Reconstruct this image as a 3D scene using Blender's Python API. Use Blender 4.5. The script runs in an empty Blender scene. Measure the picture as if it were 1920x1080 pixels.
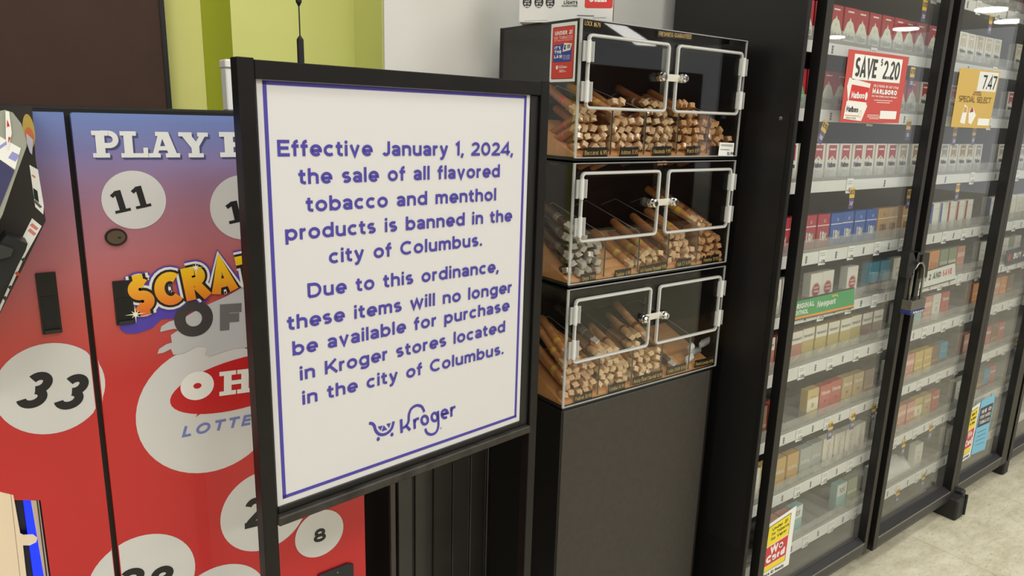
import bpy, math, random
from math import sin, cos, radians, pi, hypot, atan2
C = bpy.context.scene.collection
SC = bpy.context.scene
random.seed(7)

# ------------------------------------------------------------------ camera
H = 1.42                                   # camera height above the floor
YAW, PITCH, ROLL, FPX, SGN = 0.64689, 0.232564, -0.029435, 1351.63, 0.107378
def _vadd(a, b, s=1.0): return (a[0]+b[0]*s, a[1]+b[1]*s, a[2]+b[2]*s)
def _cross(a, b): return (a[1]*b[2]-a[2]*b[1], a[2]*b[0]-a[0]*b[2], a[0]*b[1]-a[1]*b[0])
def _dot(a, b): return a[0]*b[0]+a[1]*b[1]+a[2]*b[2]
FWD = (sin(YAW)*cos(PITCH), cos(YAW)*cos(PITCH), -sin(PITCH))
_r = (cos(YAW), -sin(YAW), 0.0); _d = _cross(FWD, _r)
RGT = tuple(cos(ROLL)*a + sin(ROLL)*b for a, b in zip(_r, _d))
DWN = tuple(-sin(ROLL)*a + cos(ROLL)*b for a, b in zip(_r, _d))
import mathutils
cam_d = bpy.data.cameras.new('camera'); cam = bpy.data.objects.new('camera', cam_d); C.objects.link(cam)
cam_d.sensor_width = 36; cam_d.lens = FPX/1920*36; cam_d.clip_start = 0.02; cam_d.clip_end = 200
m = mathutils.Matrix((( RGT[0], -DWN[0], -FWD[0], 0), (RGT[1], -DWN[1], -FWD[1], 0), (RGT[2], -DWN[2], -FWD[2], H), (0, 0, 0, 1)))
cam.matrix_world = m
SC.camera = cam
# ------------------------------------------------------------------ world, exposure
SC.view_settings.view_transform = 'Standard'; SC.view_settings.look = 'None'
SC.view_settings.gamma = 1; SC.view_settings.use_curve_mapping = False
SC.view_settings.exposure = -0.28
SC.cycles.transparent_max_bounces = 32; SC.cycles.max_bounces = 8
w = bpy.data.worlds.new('world'); SC.world = w; w.use_nodes = True
w.node_tree.nodes['Background'].inputs[0].default_value = (0.985, 0.995, 1.0, 1)
w.node_tree.nodes['Background'].inputs[1].default_value = 0.85
def area(name, loc, size, sy, power, col=(.99, 1.0, .985)):
    l = bpy.data.lights.new(name, 'AREA'); l.shape = 'RECTANGLE'; l.size = size; l.size_y = sy
    l.energy = power; l.color = col
    o = bpy.data.objects.new(name, l); C.objects.link(o); o.location = loc
    return o
CEIL = 3.7
LAMPS = [(-1.4, -1.6), (1.0, -1.6), (3.4, -1.6), (5.8, -1.6), (-1.4, -4.2), (1.0, -4.2), (3.4, -4.2), (5.8, -4.2), (-.3, .1), (2.3, .1), (-3.2, -.9)]  # last three are added fill lamps that brighten the back walls
for lx, ly in LAMPS:
    area('ceiling_and_fill_glow', (lx, ly, CEIL-.09), 1.2, .5, 47 if ly < -.5 else 26)

# ------------------------------------------------------------------ planes and pixels
def ray(px, py):
    a, b = (px-960)/FPX, (py-540)/FPX
    return tuple(RGT[i]*a + DWN[i]*b + FWD[i] for i in range(3))
class Plane:
    """a real surface in the room: origin, right, up, and the normal that faces the shopper"""
    def __init__(s, O, U, V=(0, 0, 1)):
        s.O, s.U, s.V = O, U, V; s.N = _cross(U, V)
    def px(s, x, y):
        d = ray(x, y); o = (0, 0, H)
        t = _dot(_vadd(s.O, o, -1), s.N)/_dot(d, s.N)
        p = _vadd(_vadd(o, d, t), s.O, -1)
        return (_dot(p, s.U), _dot(p, s.V))
    def pts(s, L): return [s.px(x, y) for x, y in L]
    def at(s, u, v, off=0.0): return tuple(s.O[i]+s.U[i]*u+s.V[i]*v+s.N[i]*off for i in range(3))
def PY(Y): return Plane((0, Y, 0), (1, 0, 0))
def PX(X): return Plane((X, 0, 0), (0, -1, 0))
PS = Plane((0, .92, 0), (cos(SGN), sin(SGN), 0))
LOCAL = Plane((0, 0, 0), (1, 0, 0))

# ------------------------------------------------------------------ materials
def lin(c):
    c = c/255.0
    return c/12.92 if c <= .04045 else ((c+.055)/1.055)**2.4
_M = {}
def mat(r, g, b, rough=.5, metal=0.0, spec=.5, noise=0.0, nscale=30, bump=0.0, emit=0.0, coat=0.0, stretch=None):
    key = (r, g, b, rough, metal, spec, noise, nscale, bump, emit, coat, stretch)
    if key in _M: return _M[key]
    m = bpy.data.materials.new('paint_%d_%d_%d' % (r, g, b)); m.use_nodes = True
    nt = m.node_tree; p = nt.nodes['Principled BSDF']
    col = (lin(r), lin(g), lin(b), 1)
    p.inputs['Base Color'].default_value = col; p.inputs['Roughness'].default_value = rough
    p.inputs['Metallic'].default_value = metal; p.inputs['Specular IOR Level'].default_value = spec
    p.inputs['Coat Weight'].default_value = coat; p.inputs['Coat Roughness'].default_value = .08
    if emit:
        p.inputs['Emission Color'].default_value = col; p.inputs['Emission Strength'].default_value = emit
    if noise or bump:
        tc = nt.nodes.new('ShaderNodeTexCoord'); mp = nt.nodes.new('ShaderNodeMapping'); n = nt.nodes.new('ShaderNodeTexNoise')
        nt.links.new(tc.outputs['Object'], mp.inputs[0]); nt.links.new(mp.outputs[0], n.inputs[0])
        if stretch: mp.inputs['Scale'].default_value = stretch
        n.inputs['Scale'].default_value = nscale; n.inputs['Detail'].default_value = 5
        if noise:
            rp = nt.nodes.new('ShaderNodeMapRange'); rp.inputs[1].default_value = .3; rp.inputs[2].default_value = .7
            rp.inputs[3].default_value = 1-noise; rp.inputs[4].default_value = 1+noise
            nt.links.new(n.outputs[0], rp.inputs[0])
            vm = nt.nodes.new('ShaderNodeVectorMath'); vm.operation = 'SCALE'; vm.inputs[0].default_value = col[:3]
            nt.links.new(rp.outputs[0], vm.inputs['Scale']); nt.links.new(vm.outputs[0], p.inputs['Base Color'])
        if bump:
            bp = nt.nodes.new('ShaderNodeBump'); bp.inputs['Strength'].default_value = bump; bp.inputs['Distance'].default_value = .002
            nt.links.new(n.outputs[0], bp.inputs['Height']); nt.links.new(bp.outputs[0], p.inputs['Normal'])
    _M[key] = m; return m
def glass(name, tint=(1, 1, 1), ior=1.45, rough=.0, haze=0.0, hazecol=(.8, .8, .78), wav=0.0):
    """thin clear sheet: lets light straight through, reflects by Fresnel, plus a little surface haze"""
    if name in _M: return _M[name]
    m = bpy.data.materials.new(name); m.use_nodes = True; nt = m.node_tree; nt.nodes.clear()
    out = nt.nodes.new('ShaderNodeOutputMaterial'); tr = nt.nodes.new('ShaderNodeBsdfTransparent'); gl = nt.nodes.new('ShaderNodeBsdfGlossy')
    lw = nt.nodes.new('ShaderNodeLayerWeight'); lw.inputs[0].default_value = .5
    pw = nt.nodes.new('ShaderNodeMath'); pw.operation = 'POWER'; pw.inputs[1].default_value = 5; nt.links.new(lw.outputs['Facing'], pw.inputs[0])
    fr = nt.nodes.new('ShaderNodeMapRange'); f0 = ((ior-1)/(ior+1))**2; fr.inputs[3].default_value = f0; fr.inputs[4].default_value = 1.0; nt.links.new(pw.outputs[0], fr.inputs[0])
    mx = nt.nodes.new('ShaderNodeMixShader'); tr.inputs[0].default_value = (*tint, 1); gl.inputs['Roughness'].default_value = rough
    df = nt.nodes.new('ShaderNodeBsdfDiffuse'); df.inputs[0].default_value = (*hazecol, 1)
    mh = nt.nodes.new('ShaderNodeMixShader'); mh.inputs[0].default_value = haze
    nt.links.new(tr.outputs[0], mh.inputs[1]); nt.links.new(df.outputs[0], mh.inputs[2])
    nt.links.new(fr.outputs[0], mx.inputs[0]); nt.links.new(mh.outputs[0], mx.inputs[1]); nt.links.new(gl.outputs[0], mx.inputs[2])
    nt.links.new(mx.outputs[0], out.inputs[0])
    if wav:
        tc = nt.nodes.new('ShaderNodeTexCoord'); n = nt.nodes.new('ShaderNodeTexNoise'); n.inputs['Scale'].default_value = 3
        bp = nt.nodes.new('ShaderNodeBump'); bp.inputs['Strength'].default_value = wav; bp.inputs['Distance'].default_value = .01
        nt.links.new(tc.outputs['Object'], n.inputs[0]); nt.links.new(n.outputs[0], bp.inputs['Height']); nt.links.new(bp.outputs[0], gl.inputs['Normal'])
    _M[name] = m; return m
def ramp_mat(name, axis, stops, rough=.35, coat=.15):
    """a printed colour gradient on a vinyl wrap; stops: (coordinate, rgb)"""
    m = bpy.data.materials.new(name); m.use_nodes = True; nt = m.node_tree; p = nt.nodes['Principled BSDF']
    p.inputs['Roughness'].default_value = rough; p.inputs['Coat Weight'].default_value = coat
    tc = nt.nodes.new('ShaderNodeTexCoord'); sp = nt.nodes.new('ShaderNodeSeparateXYZ'); mr = nt.nodes.new('ShaderNodeMapRange'); cr = nt.nodes.new('ShaderNodeValToRGB')
    a, b = stops[0][0], stops[-1][0]
    mr.inputs[1].default_value = a; mr.inputs[2].default_value = b
    g = nt.nodes.new('ShaderNodeNewGeometry')
    nt.links.new(g.outputs['Position'], sp.inputs[0]); nt.links.new(sp.outputs[axis], mr.inputs[0]); nt.links.new(mr.outputs[0], cr.inputs[0])
    while len(cr.color_ramp.elements) < len(stops): cr.color_ramp.elements.new(.5)
    for e, (v, c) in zip(cr.color_ramp.elements, stops):
        e.position = (v-a)/(b-a); e.color = (lin(c[0]), lin(c[1]), lin(c[2]), 1)
    nt.links.new(cr.outputs[0], p.inputs['Base Color'])
    return m

# ------------------------------------------------------------------ stroke lettering
def arc(cx, cy, rx, ry, a0, a1, n=None):
    n = n or max(4, int(abs(a1-a0)/14))
    return [(cx+rx*cos(radians(a0+(a1-a0)*i/n)), cy+ry*sin(radians(a0+(a1-a0)*i/n))) for i in range(n+1)]
def glyph(c, w):
    """centre-line strokes of one letter, capital height 1; returns advance, [(points, closed)]"""
    h = w/2; S = []; X = .74
    def L(*p): S.append((list(p), False))
    def A(*a): S.append((arc(*a), False))
    def O(cx, cy, rx, ry): S.append((arc(cx, cy, rx, ry, 0, 360, 26)[:-1], True))
    bw = .62; r = bw/2-h; ry = X/2-h; cy = X/2
    if c == ' ': return .34, S
    if c == 'a':
        x = .52-h; O(.25, .225, .25-h, .225-h); L((x, 0), (x, .46)); S[-1] = ([(x, 0)]+arc(x-.2, .46, .2, X-h-.46, 0, 155), False); return .52, S
    if c == 'b': L((h, 0), (h, 1.02)); O(bw/2, cy, r, ry); return bw, S
    if c == 'c': A(bw/2, cy, r, ry, 48, 312); return .55, S
    if c == 'd': L((bw-h, 0), (bw-h, 1.02)); O(bw/2, cy, r, ry); return bw, S
    if c == 'e': S.append(([(h+.02, cy-.02), (bw-h, cy-.02)]+arc(bw/2, cy, r, ry, 2, 318), False)); return bw-.02, S
    if c == 'f': S.append(([(.15, 0), (.15, .8)]+arc(.34, .8, .19, .22-h+.02, 180, 100), False)); L((0, X-h-.02), (.34, X-h-.02)); return .35, S
    if c == 'g': O(bw/2, cy, r, ry); S.append(([(bw-h, X), (bw-h, -.02)]+arc(bw/2, -.02, r, .24-h, 0, -150), False)); return bw, S
    if c == 'h': L((h, 0), (h, 1.02)); S.append((arc(.28, X-.27, .28-h, .27-h, 180, 0)+[(.56-h, 0)], False)); return .56, S
    if c == 'i': L((h, 0), (h, X)); S.append(('dot', h, .92, h*1.12)); return w, S
    if c == 'j': L((h, -.15), (h, X)); S.append(('dot', h, .92, h*1.12)); return w, S
    if c == 'k': L((h, 0), (h, 1.02)); L((h, .25), (.48, X)); L((.22, .42), (.52, 0)); return .54, S
    if c == 'l': L((h, 0), (h, 1.02)); return w, S
    if c == 'm':
        L((h, 0), (h, X))
        for k in (0, 1): x0 = k*(.43-h); S.append((arc(x0+.24, X-.24, .24-h, .24-h, 180, 0)+[(x0+.48-h, 0)], False))
        return .91-h, S
    if c == 'n': L((h, 0), (h, X)); S.append((arc(.28, X-.27, .28-h, .27-h, 180, 0)+[(.56-h, 0)], False)); return .56, S
    if c == 'o': O(bw/2, cy, r, ry); return bw, S
    if c == 'p': L((h, -.26), (h, X)); O(bw/2, cy, r, ry); return bw, S
    if c == 'q': L((bw-h, -.26), (bw-h, X)); O(bw/2, cy, r, ry); return bw, S
    if c == 'r': L((h, 0), (h, X)); S.append((arc(.33, X-.3, .33-h, .3-h, 180, 95), False)); return .35, S
    if c == 's':
        q = (X-w)/4; A(.25, X-h-q, .25-h, q, 40, 270); A(.25, h+q, .25-h, q, 90, -145); return .5, S
    if c == 't': S.append(([(.15, .92), (.15, .2)]+arc(.34, .2, .19, .2-h, 180, 275), False)); L((0, X-h-.02), (.34, X-h-.02)); return .37, S
    if c == 'u': S.append(([(h, X)]+arc(.28, .27, .28-h, .27-h, 180, 360), False)); L((.56-h, X), (.56-h, 0)); return .56, S
    if c == 'v': L((h, X), (.29, h*.4), (.58-h, X)); return .58, S
    if c == 'w': L((h*.8, X), (.24, h*.5), (.43, X-.03), (.62, h*.5), (.86-h*.8, X)); return .86, S
    if c == 'x': L((h, 0), (.52-h, X)); L((h, X), (.52-h, 0)); return .52, S
    if c == 'y': L((h, X), (.3, .04)); L((.58-h, X), (.3, .04), (.2, -.2), (.06, -.24)); return .58, S
    if c == 'z': L((.02, X-h), (.48, X-h), (.03, h), (.5, h)); return .52, S
    if c == 'A': L((h, 0), (.4, 1-h*.4), (.8-h, 0)); L((.2, .3), (.6, .3)); return .8, S
    if c == 'B':
        L((h, 0), (h, 1)); S.append(([(h, 1-h), (.38, 1-h)]+arc(.38, .755, .22, .245-h, 90, -90)+[(h, .52)], False))
        S.append(([(h, .52), (.4, .52)]+arc(.4, .26+h/2, .24, .26-h/2, 90, -90)+[(h, h)], False)); return .66, S
    if c == 'C': A(.42, .5, .42-h, .5-h, 48, 312); return .74, S
    if c == 'D': S.append(([(h, h), (h, 1-h), (.34, 1-h)]+arc(.34, .5, .4-h, .5-h, 90, -90)+[(h, h)], False)); return .74, S
    if c == 'E': L((.58, 1-h), (h, 1-h), (h, h), (.58, h)); L((h, .51), (.53, .51)); return .59, S
    if c == 'F': L((.56, 1-h), (h, 1-h), (h, 0)); L((h, .48), (.5, .48)); return .55, S
    if c == 'G': S.append((arc(.43, .5, .43-h, .5-h, 45, 325)+[(.8-h, .22), (.8-h, .46), (.46, .46)], False)); return .8, S
    if c == 'H': L((h, 0), (h, 1)); L((.72-h, 0), (.72-h, 1)); L((h, .51), (.72-h, .51)); return .72, S
    if c == 'I': L((h, 0), (h, 1)); return w, S
    if c == 'J': S.append(([(.5-h, 1), (.5-h, .28)]+arc(.26, .28, .24-h, .28-h, 0, -160), False)); return .5, S
    if c == 'K': L((h, 0), (h, 1)); L((h, .34), (.62, 1)); L((.28, .55), (.68, 0)); return .7, S
    if c == 'L': L((h, 1), (h, h), (.54, h)); return .55, S
    if c == 'M': L((h, 0), (h, 1-h*.3), (.44, .3), (.88-h, 1-h*.3), (.88-h, 0)); return .88, S
    if c == 'N': L((h, 0), (h, 1-h*.3), (.72-h, h*.3), (.72-h, 1)); return .72, S
    if c == 'O': O(.44, .5, .44-h, .5-h); return .88, S
    if c == 'P': L((h, 0), (h, 1)); S.append(([(h, 1-h), (.36, 1-h)]+arc(.36, .68, .27-h, .32-h, 90, -90)+[(h, .36+h)], False)); return .64, S
    if c == 'Q': O(.44, .5, .44-h, .5-h); L((.5, .25), (.85, 0)); return .88, S
    if c == 'R': L((h, 0), (h, 1)); S.append(([(h, 1-h), (.36, 1-h)]+arc(.36, .7, .28-h, .3-h, 90, -90)+[(h, .4+h)], False)); L((.36, .42), (.66-h*.4, 0)); return .67, S
    if c in 'S$':
        q = (1-w)/4; A(.31, 1-h-q, .31-h, q, 40, 270); A(.31, h+q, .31-h, q, 90, -145)
        if c == '$': L((.31, -.1), (.31, .12)); L((.31, .9), (.31, 1.12))
        return .62, S
    if c == 'T': L((0, 1-h), (.66, 1-h)); L((.33, 0), (.33, 1-h)); return .66, S
    if c == 'U': S.append(([(h, 1)]+arc(.35, .35, .35-h, .35-h, 180, 360)+[(.7-h, 1)], False)); return .7, S
    if c == 'V': L((h*.8, 1), (.38, h*.4), (.76-h*.8, 1)); return .76, S
    if c == 'W': L((h*.8, 1), (.3, h*.4), (.54, .95), (.78, h*.4), (1.08-h*.8, 1)); return 1.08, S
    if c == 'X': L((h, 0), (.7-h, 1)); L((h, 1), (.7-h, 0)); return .7, S
    if c == 'Y': L((h*.8, 1), (.36, .45), (.36, 0)); L((.72-h*.8, 1), (.36, .45)); return .72, S
    if c == 'Z': L((.03, 1-h), (.6, 1-h), (.04, h), (.62, h)); return .64, S
    if c == '0': O(.34, .5, .34-h, .5-h); return .68, S
    if c == '1': L((.0, .8), (.26-h, 1-h*.5), (.26-h, 0)); return .28, S
    if c == '2': S.append((arc(.31, .7, .3-h, .3-h, 168, -30)+[(.42, .45), (.14, .17)], False)); L((.26, .28), (.07, .03+h*.5)); L((.01, h), (.62, h)); return .62, S
    if c == '3': q = (1-w)/4; A(.29, 1-h-q, .27-h, q, 155, -90); A(.3, h+q, .3-h, q, 90, -155); return .6, S
    if c == '4': L((.5, 0), (.5, 1-h*.5), (.04, .27), (.66, .27)); return .66, S
    if c == '5': S.append(([(.56, 1-h), (.13, 1-h), (.1, .56)]+arc(.3, .33, .3-h, .33-h, 125, -145), False)); return .6, S
    if c == '6': O(.32, .32, .32-h, .32-h); S.append((arc(.47, .42, .47-h, .58-h, 180, 92), False)); return .64, S
    if c == '7': L((0, 1-h), (.56, 1-h), (.2, 0)); return .58, S
    if c == '8': q = (1-w)/4; O(.32, 1-h-q, .28-h, q); O(.32, h+q, .32-h, q); return .64, S
    if c == '9': O(.32, .68, .32-h, .32-h); S.append((arc(.17, .58, .47-h, .58-h, 0, -85), False)); return .64, S
    if c == '.': S.append(('dot', h, h*1.05, h*1.12)); return w, S
    if c == ',': L((h*1.1, h*2), (h*1.0, h*.6), (h*.2, -h*2.0)); return w, S
    if c == "'": L((h, 1), (h, .72)); return w, S
    if c == '#': L((.1, 0), (.2, 1)); L((.4, 0), (.5, 1)); L((0, .33), (.6, .33)); L((0, .68), (.6, .68)); return .6, S
    if c == '&': O(.27, .76, .2-h/2, .24-h); S.append((arc(.28, .28, .28-h, .28-h, -20, 260), False)); L((.2, .6), (.66, 0)); return .66, S
    if c == '-': L((0, .4), (.3, .4)); return .3, S
    if c == '|': L((h, -.1), (h, 1)); return w, S
    return .4, S
SC.cycles.transparent_max_bounces = 32; SC.cycles.max_bounces = 8
def slab(c, w):
    """heavy slab-serif capitals: stems, bars and bowls with their own widths"""
    S = []; B = .17; W_ = w
    def L(ww, *p): S.append((list(p), False, ww))
    def bar(a, b, y): L(B, (a, y), (b, y))
    lo, hi = B/2, 1-B/2
    if c == 'P': L(W_, (.27, 0), (.27, 1)); bar(-.02, .58, lo); bar(-.02, .5, hi); S.append(([(.3, hi), (.58, hi)]+arc(.58, .685, .25, hi-.685, 90, -90)+[(.3, .455)], False, .20)); L(.1, (.86, .56), (.86, .81)); return .95, S
    if c == 'L': L(W_, (.27, 0), (.27, 1)); bar(-.02, .58, hi); bar(-.02, .98, lo); L(.17, (.9, 0), (.9, .38)); return .98, S
    if c == 'A': L(.19, (.2, .08), (.5, .97)); L(W_, (.92, .08), (.62, .93)); bar(.26, .76, hi); bar(.3, .85, .36); bar(-.04, .42, lo); bar(.62, 1.18, lo); return 1.14, S
    if c == 'Y': L(W_, (.24, .92), (.62, .42)); L(.2, (.96, .92), (.66, .45)); L(W_, (.62, 0), (.62, .5)); bar(-.04, .5, hi); bar(.72, 1.16, hi); bar(.32, .94, lo); return 1.12, S
    if c == 'H': L(W_, (.27, 0), (.27, 1)); L(W_, (.88, 0), (.88, 1)); bar(-.02, .56, lo); bar(-.02, .56, hi); bar(.6, 1.16, lo); bar(.6, 1.16, hi); bar(.27, .88, .5); return 1.16, S
    if c == 'I': L(W_, (.27, 0), (.27, 1)); bar(-.02, .56, lo); bar(-.02, .56, hi); return .56, S
    if c == 'E': L(W_, (.27, 0), (.27, 1)); bar(-.02, .9, lo); bar(-.02, .88, hi); bar(.27, .66, .5); return .92, S
    if c == '1': L(.27, (.36, 0), (.36, .97)); L(.17, (.04, .76), (.3, .9)); L(.13, (.0, .065), (.7, .065)); return .7, S
    return glyph(c, w)

# ------------------------------------------------------------------ mesh builder
class MB:
    def __init__(s): s.v = []; s.f = []; s.mi = []; s.mats = []
    def m(s, mt):
        if mt not in s.mats: s.mats.append(mt)
        return s.mats.index(mt)
    def face(s, pts, mt):
        n = len(s.v); s.v += pts; s.f.append(list(range(n, n+len(pts)))); s.mi.append(s.m(mt)); return s
    def box(s, x0, x1, y0, y1, z0, z1, mt, bev=0.0):
        if x0 > x1: x0, x1 = x1, x0
        if y0 > y1: y0, y1 = y1, y0
        if z0 > z1: z0, z1 = z1, z0
        n = len(s.v); k = s.m(mt)
        if bev <= 0:
            s.v += [(x, y, z) for x in (x0, x1) for y in (y0, y1) for z in (z0, z1)]
            for f in ((0, 1, 3, 2), (4, 6, 7, 5), (0, 4, 5, 1), (2, 3, 7, 6), (0, 2, 6, 4), (1, 5, 7, 3)):
                s.f.append([n+i for i in f]); s.mi.append(k)
            return s
        b = bev; idx = {}
        for ix, x in enumerate((x0, x1)):
            for iy, y in enumerate((y0, y1)):
                for iz, z in enumerate((z0, z1)):
                    sx, sy, sz = (1, -1)[ix], (1, -1)[iy], (1, -1)[iz]
                    for ax, p in (('x', (x, y+b*sy, z+b*sz)), ('y', (x+b*sx, y, z+b*sz)), ('z', (x+b*sx, y+b*sy, z))):
                        idx[(ix, iy, iz, ax)] = len(s.v); s.v.append(p)
        def q(*a): s.f.append([idx[i] for i in a]); s.mi.append(k)
        for i in (0, 1):
            q((i, 0, 0, 'x'), (i, 0, 1, 'x'), (i, 1, 1, 'x'), (i, 1, 0, 'x'))
            q((0, i, 0, 'y'), (1, i, 0, 'y'), (1, i, 1, 'y'), (0, i, 1, 'y'))
            q((0, 0, i, 'z'), (0, 1, i, 'z'), (1, 1, i, 'z'), (1, 0, i, 'z'))
            for j in (0, 1):
                q((i, j, 0, 'x'), (i, j, 1, 'x'), (i, j, 1, 'y'), (i, j, 0, 'y'))
                q((i, 0, j, 'x'), (i, 1, j, 'x'), (i, 1, j, 'z'), (i, 0, j, 'z'))
                q((0, i, j, 'y'), (1, i, j, 'y'), (1, i, j, 'z'), (0, i, j, 'z'))
                for l in (0, 1): q((i, j, l, 'x'), (i, j, l, 'y'), (i, j, l, 'z'))
        return s
    def prism(s, P, uv, off, th, mt, side=None):
        """polygon on plane P, its face standing off+th out of the plane"""
        n = len(s.v); k = s.m(mt); ks = s.m(side or mt); N = len(uv)
        uv = list(uv); a = sum(uv[i][0]*uv[(i+1) % N][1]-uv[(i+1) % N][0]*uv[i][1] for i in range(N))
        if a < 0: uv = uv[::-1]
        s.v += [P.at(u, v, off+th) for u, v in uv]
        s.f.append(list(range(n, n+N))); s.mi.append(k)
        if th > 0:
            s.v += [P.at(u, v, off) for u, v in uv]
            for i in range(N):
                j = (i+1) % N; s.f.append([n+j, n+i, n+N+i, n+N+j]); s.mi.append(ks)
            s.f.append([n+N+i for i in range(N)][::-1]); s.mi.append(ks)
        return s
    def rect(s, P, u0, v0, u1, v1, off, th, mt, rad=0.0):
        if rad <= 0: return s.prism(P, [(u0, v0), (u1, v0), (u1, v1), (u0, v1)], off, th, mt)
        pts = arc(u1-rad, v0+rad, rad, rad, -90, 0, 5)+arc(u1-rad, v1-rad, rad, rad, 0, 90, 5)+arc(u0+rad, v1-rad, rad, rad, 90, 180, 5)+arc(u0+rad, v0+rad, rad, rad, 180, 270, 5)
        return s.prism(P, pts, off, th, mt)
    def disc(s, P, u, v, rx, ry, off, th, mt, n=36, rot=0):
        c, q = cos(rot), sin(rot)
        return s.prism(P, [(u+c*a-q*b, v+q*a+c*b) for a, b in ((rx*cos(2*pi*i/n), ry*sin(2*pi*i/n)) for i in range(n))], off, th, mt)
    def stroke(s, P, pts, w, off, mt, closed=False, th=0.0, miter=2.2):
        N = len(pts); n = len(s.v); k = s.m(mt); h = w/2; Ls = []
        for i in range(N):
            if closed: a, b, c = pts[i-1], pts[i], pts[(i+1) % N]
            else: a, b, c = pts[max(i-1, 0)], pts[i], pts[min(i+1, N-1)]
            d1 = (b[0]-a[0], b[1]-a[1]); d2 = (c[0]-b[0], c[1]-b[1])
            l1 = hypot(*d1) or 0; l2 = hypot(*d2) or 0
            if l1 < 1e-9: d1 = d2; l1 = l2
            if l2 < 1e-9: d2 = d1; l2 = l1
            if l1 < 1e-9: d1 = d2 = (1, 0); l1 = l2 = 1
            n1 = (-d1[1]/l1, d1[0]/l1); n2 = (-d2[1]/l2, d2[0]/l2)
            mx, my = n1[0]+n2[0], n1[1]+n2[1]; ml = hypot(mx, my)
            if ml < .35: mx, my = n1; sc = 1
            else:
                mx, my = mx/ml, my/ml; sc = min(1/max(mx*n1[0]+my*n1[1], .3), miter)
            Ls.append((b, (mx*h*sc, my*h*sc)))
        for b, o in Ls:
            s.v.append(P.at(b[0]+o[0], b[1]+o[1], off+th)); s.v.append(P.at(b[0]-o[0], b[1]-o[1], off+th))
        if th > 0:
            for b, o in Ls:
                s.v.append(P.at(b[0]+o[0], b[1]+o[1], off)); s.v.append(P.at(b[0]-o[0], b[1]-o[1], off))
        for i in range(N if closed else N-1):
            j = (i+1) % N; a, b, c, d = n+2*i, n+2*j, n+2*j+1, n+2*i+1
            s.f.append([a, d, c, b]); s.mi.append(k)
            if th > 0:
                o = 2*N
                s.f.append([a, b, b+o, a+o]); s.mi.append(k); s.f.append([d, d+o, c+o, c]); s.mi.append(k); s.f.append([a+o, b+o, c+o, d+o]); s.mi.append(k)
        return s
    def text(s, P, txt, L, R, cap, off, mt, wt=.15, shear=0.0, sp=.11, fnt=glyph, grow=0.0, rise=None):
        """lettering with its baseline from L to R on plane P, capital height cap"""
        tw = 0; G = []
        for c in txt:
            adv, S = fnt(c, wt); G.append((tw, S)); tw += adv+sp
        tw -= sp
        du, dv = R[0]-L[0], R[1]-L[1]; ln = hypot(du, dv); ex = (du/ln, dv/ln)
        ey = rise or (-ex[1], ex[0]); sx = ln/tw
        for x0, S in G:
            for st in S:
                off += .00002
                if st[0] == 'dot':
                    x, y, rr = st[1:]; cu, cv = L[0]+ex[0]*(x+x0+shear*y)*sx+ey[0]*y*cap, L[1]+ex[1]*(x+x0+shear*y)*sx+ey[1]*y*cap
                    s.disc(P, cu, cv, rr*(sx+cap)/2+grow, rr*(sx+cap)/2+grow, off, 0, mt, 16); continue
                pts = [(L[0]+ex[0]*(x+x0+shear*y)*sx+ey[0]*y*cap, L[1]+ex[1]*(x+x0+shear*y)*sx+ey[1]*y*cap) for x, y in st[0]]
                ww = st[2] if len(st) > 2 else wt
                s.stroke(P, pts, ww*(sx+cap)/2+grow, off, mt, st[1], miter=1.25 if grow else 2.2)
        return s
    def tube(s, path, r, mt, n=10, cap=True, flat=None):
        """round bar along a path of 3-D points; r a number or one per point"""
        k = s.m(mt); rings = []; N = len(path)
        for i, p in enumerate(path):
            a, b = path[max(i-1, 0)], path[min(i+1, N-1)]
            d = mathutils.Vector(b)-mathutils.Vector(a); d.normalize()
            up = mathutils.Vector((0, 0, 1)) if abs(d.z) < .9 else mathutils.Vector((1, 0, 0))
            x = d.cross(up).normalized(); y = x.cross(d).normalized()
            rr = r[i] if isinstance(r, (list, tuple)) else r
            ra, rb = rr if isinstance(rr, tuple) else (rr, rr)
            rings.append(len(s.v))
            for j in range(n):
                t = 2*pi*j/n; q = mathutils.Vector(p)+x*cos(t)*ra+y*sin(t)*rb; s.v.append(tuple(q))
        for i in range(N-1):
            for j in range(n):
                l = (j+1) % n; s.f.append([rings[i]+j, rings[i+1]+j, rings[i+1]+l, rings[i]+l]); s.mi.append(k)
        if cap:
            s.f.append([rings[0]+j for j in range(n)]); s.mi.append(k); s.f.append([rings[-1]+j for j in range(n)][::-1]); s.mi.append(k)
        return s
    def build(s, name, parent=None, smooth=False, base=None):
        me = bpy.data.meshes.new(name)
        if parent is not None:
            q = parent; ox = oy = oz = 0
            while q is not None: ox += q.location.x; oy += q.location.y; oz += q.location.z; q = q.parent
        elif base is not None: ox, oy, oz = base
        else:
            xs, ys, zs = zip(*s.v); ox, oy, oz = (min(xs)+max(xs))/2, (min(ys)+max(ys))/2, min(zs)
        me.from_pydata([(x-ox, y-oy, z-oz) for x, y, z in s.v], [], s.f)
        for mt in s.mats: me.materials.append(mt)
        me.polygons.foreach_set('material_index', s.mi)
        if smooth: me.polygons.foreach_set('use_smooth', [True]*len(s.f))
        me.update()
        o = bpy.data.objects.new(name, me); C.objects.link(o)
        if parent is not None: o.parent = parent
        else: o.location = (ox, oy, oz)
        return o
def tag(o, label, cat, group=None, kind=None):
    if label: o['label'] = label
    if cat: o['category'] = cat
    if group: o['group'] = group
    if kind: o['kind'] = kind
    return o
def thing(name, loc, label, cat, group=None):
    o = bpy.data.objects.new(name, None); C.objects.link(o); o.location = loc; o.empty_display_size = .05
    return tag(o, label, cat, group)
def struct(mb, name): o = mb.build(name); o['kind'] = 'structure'; return o
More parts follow.
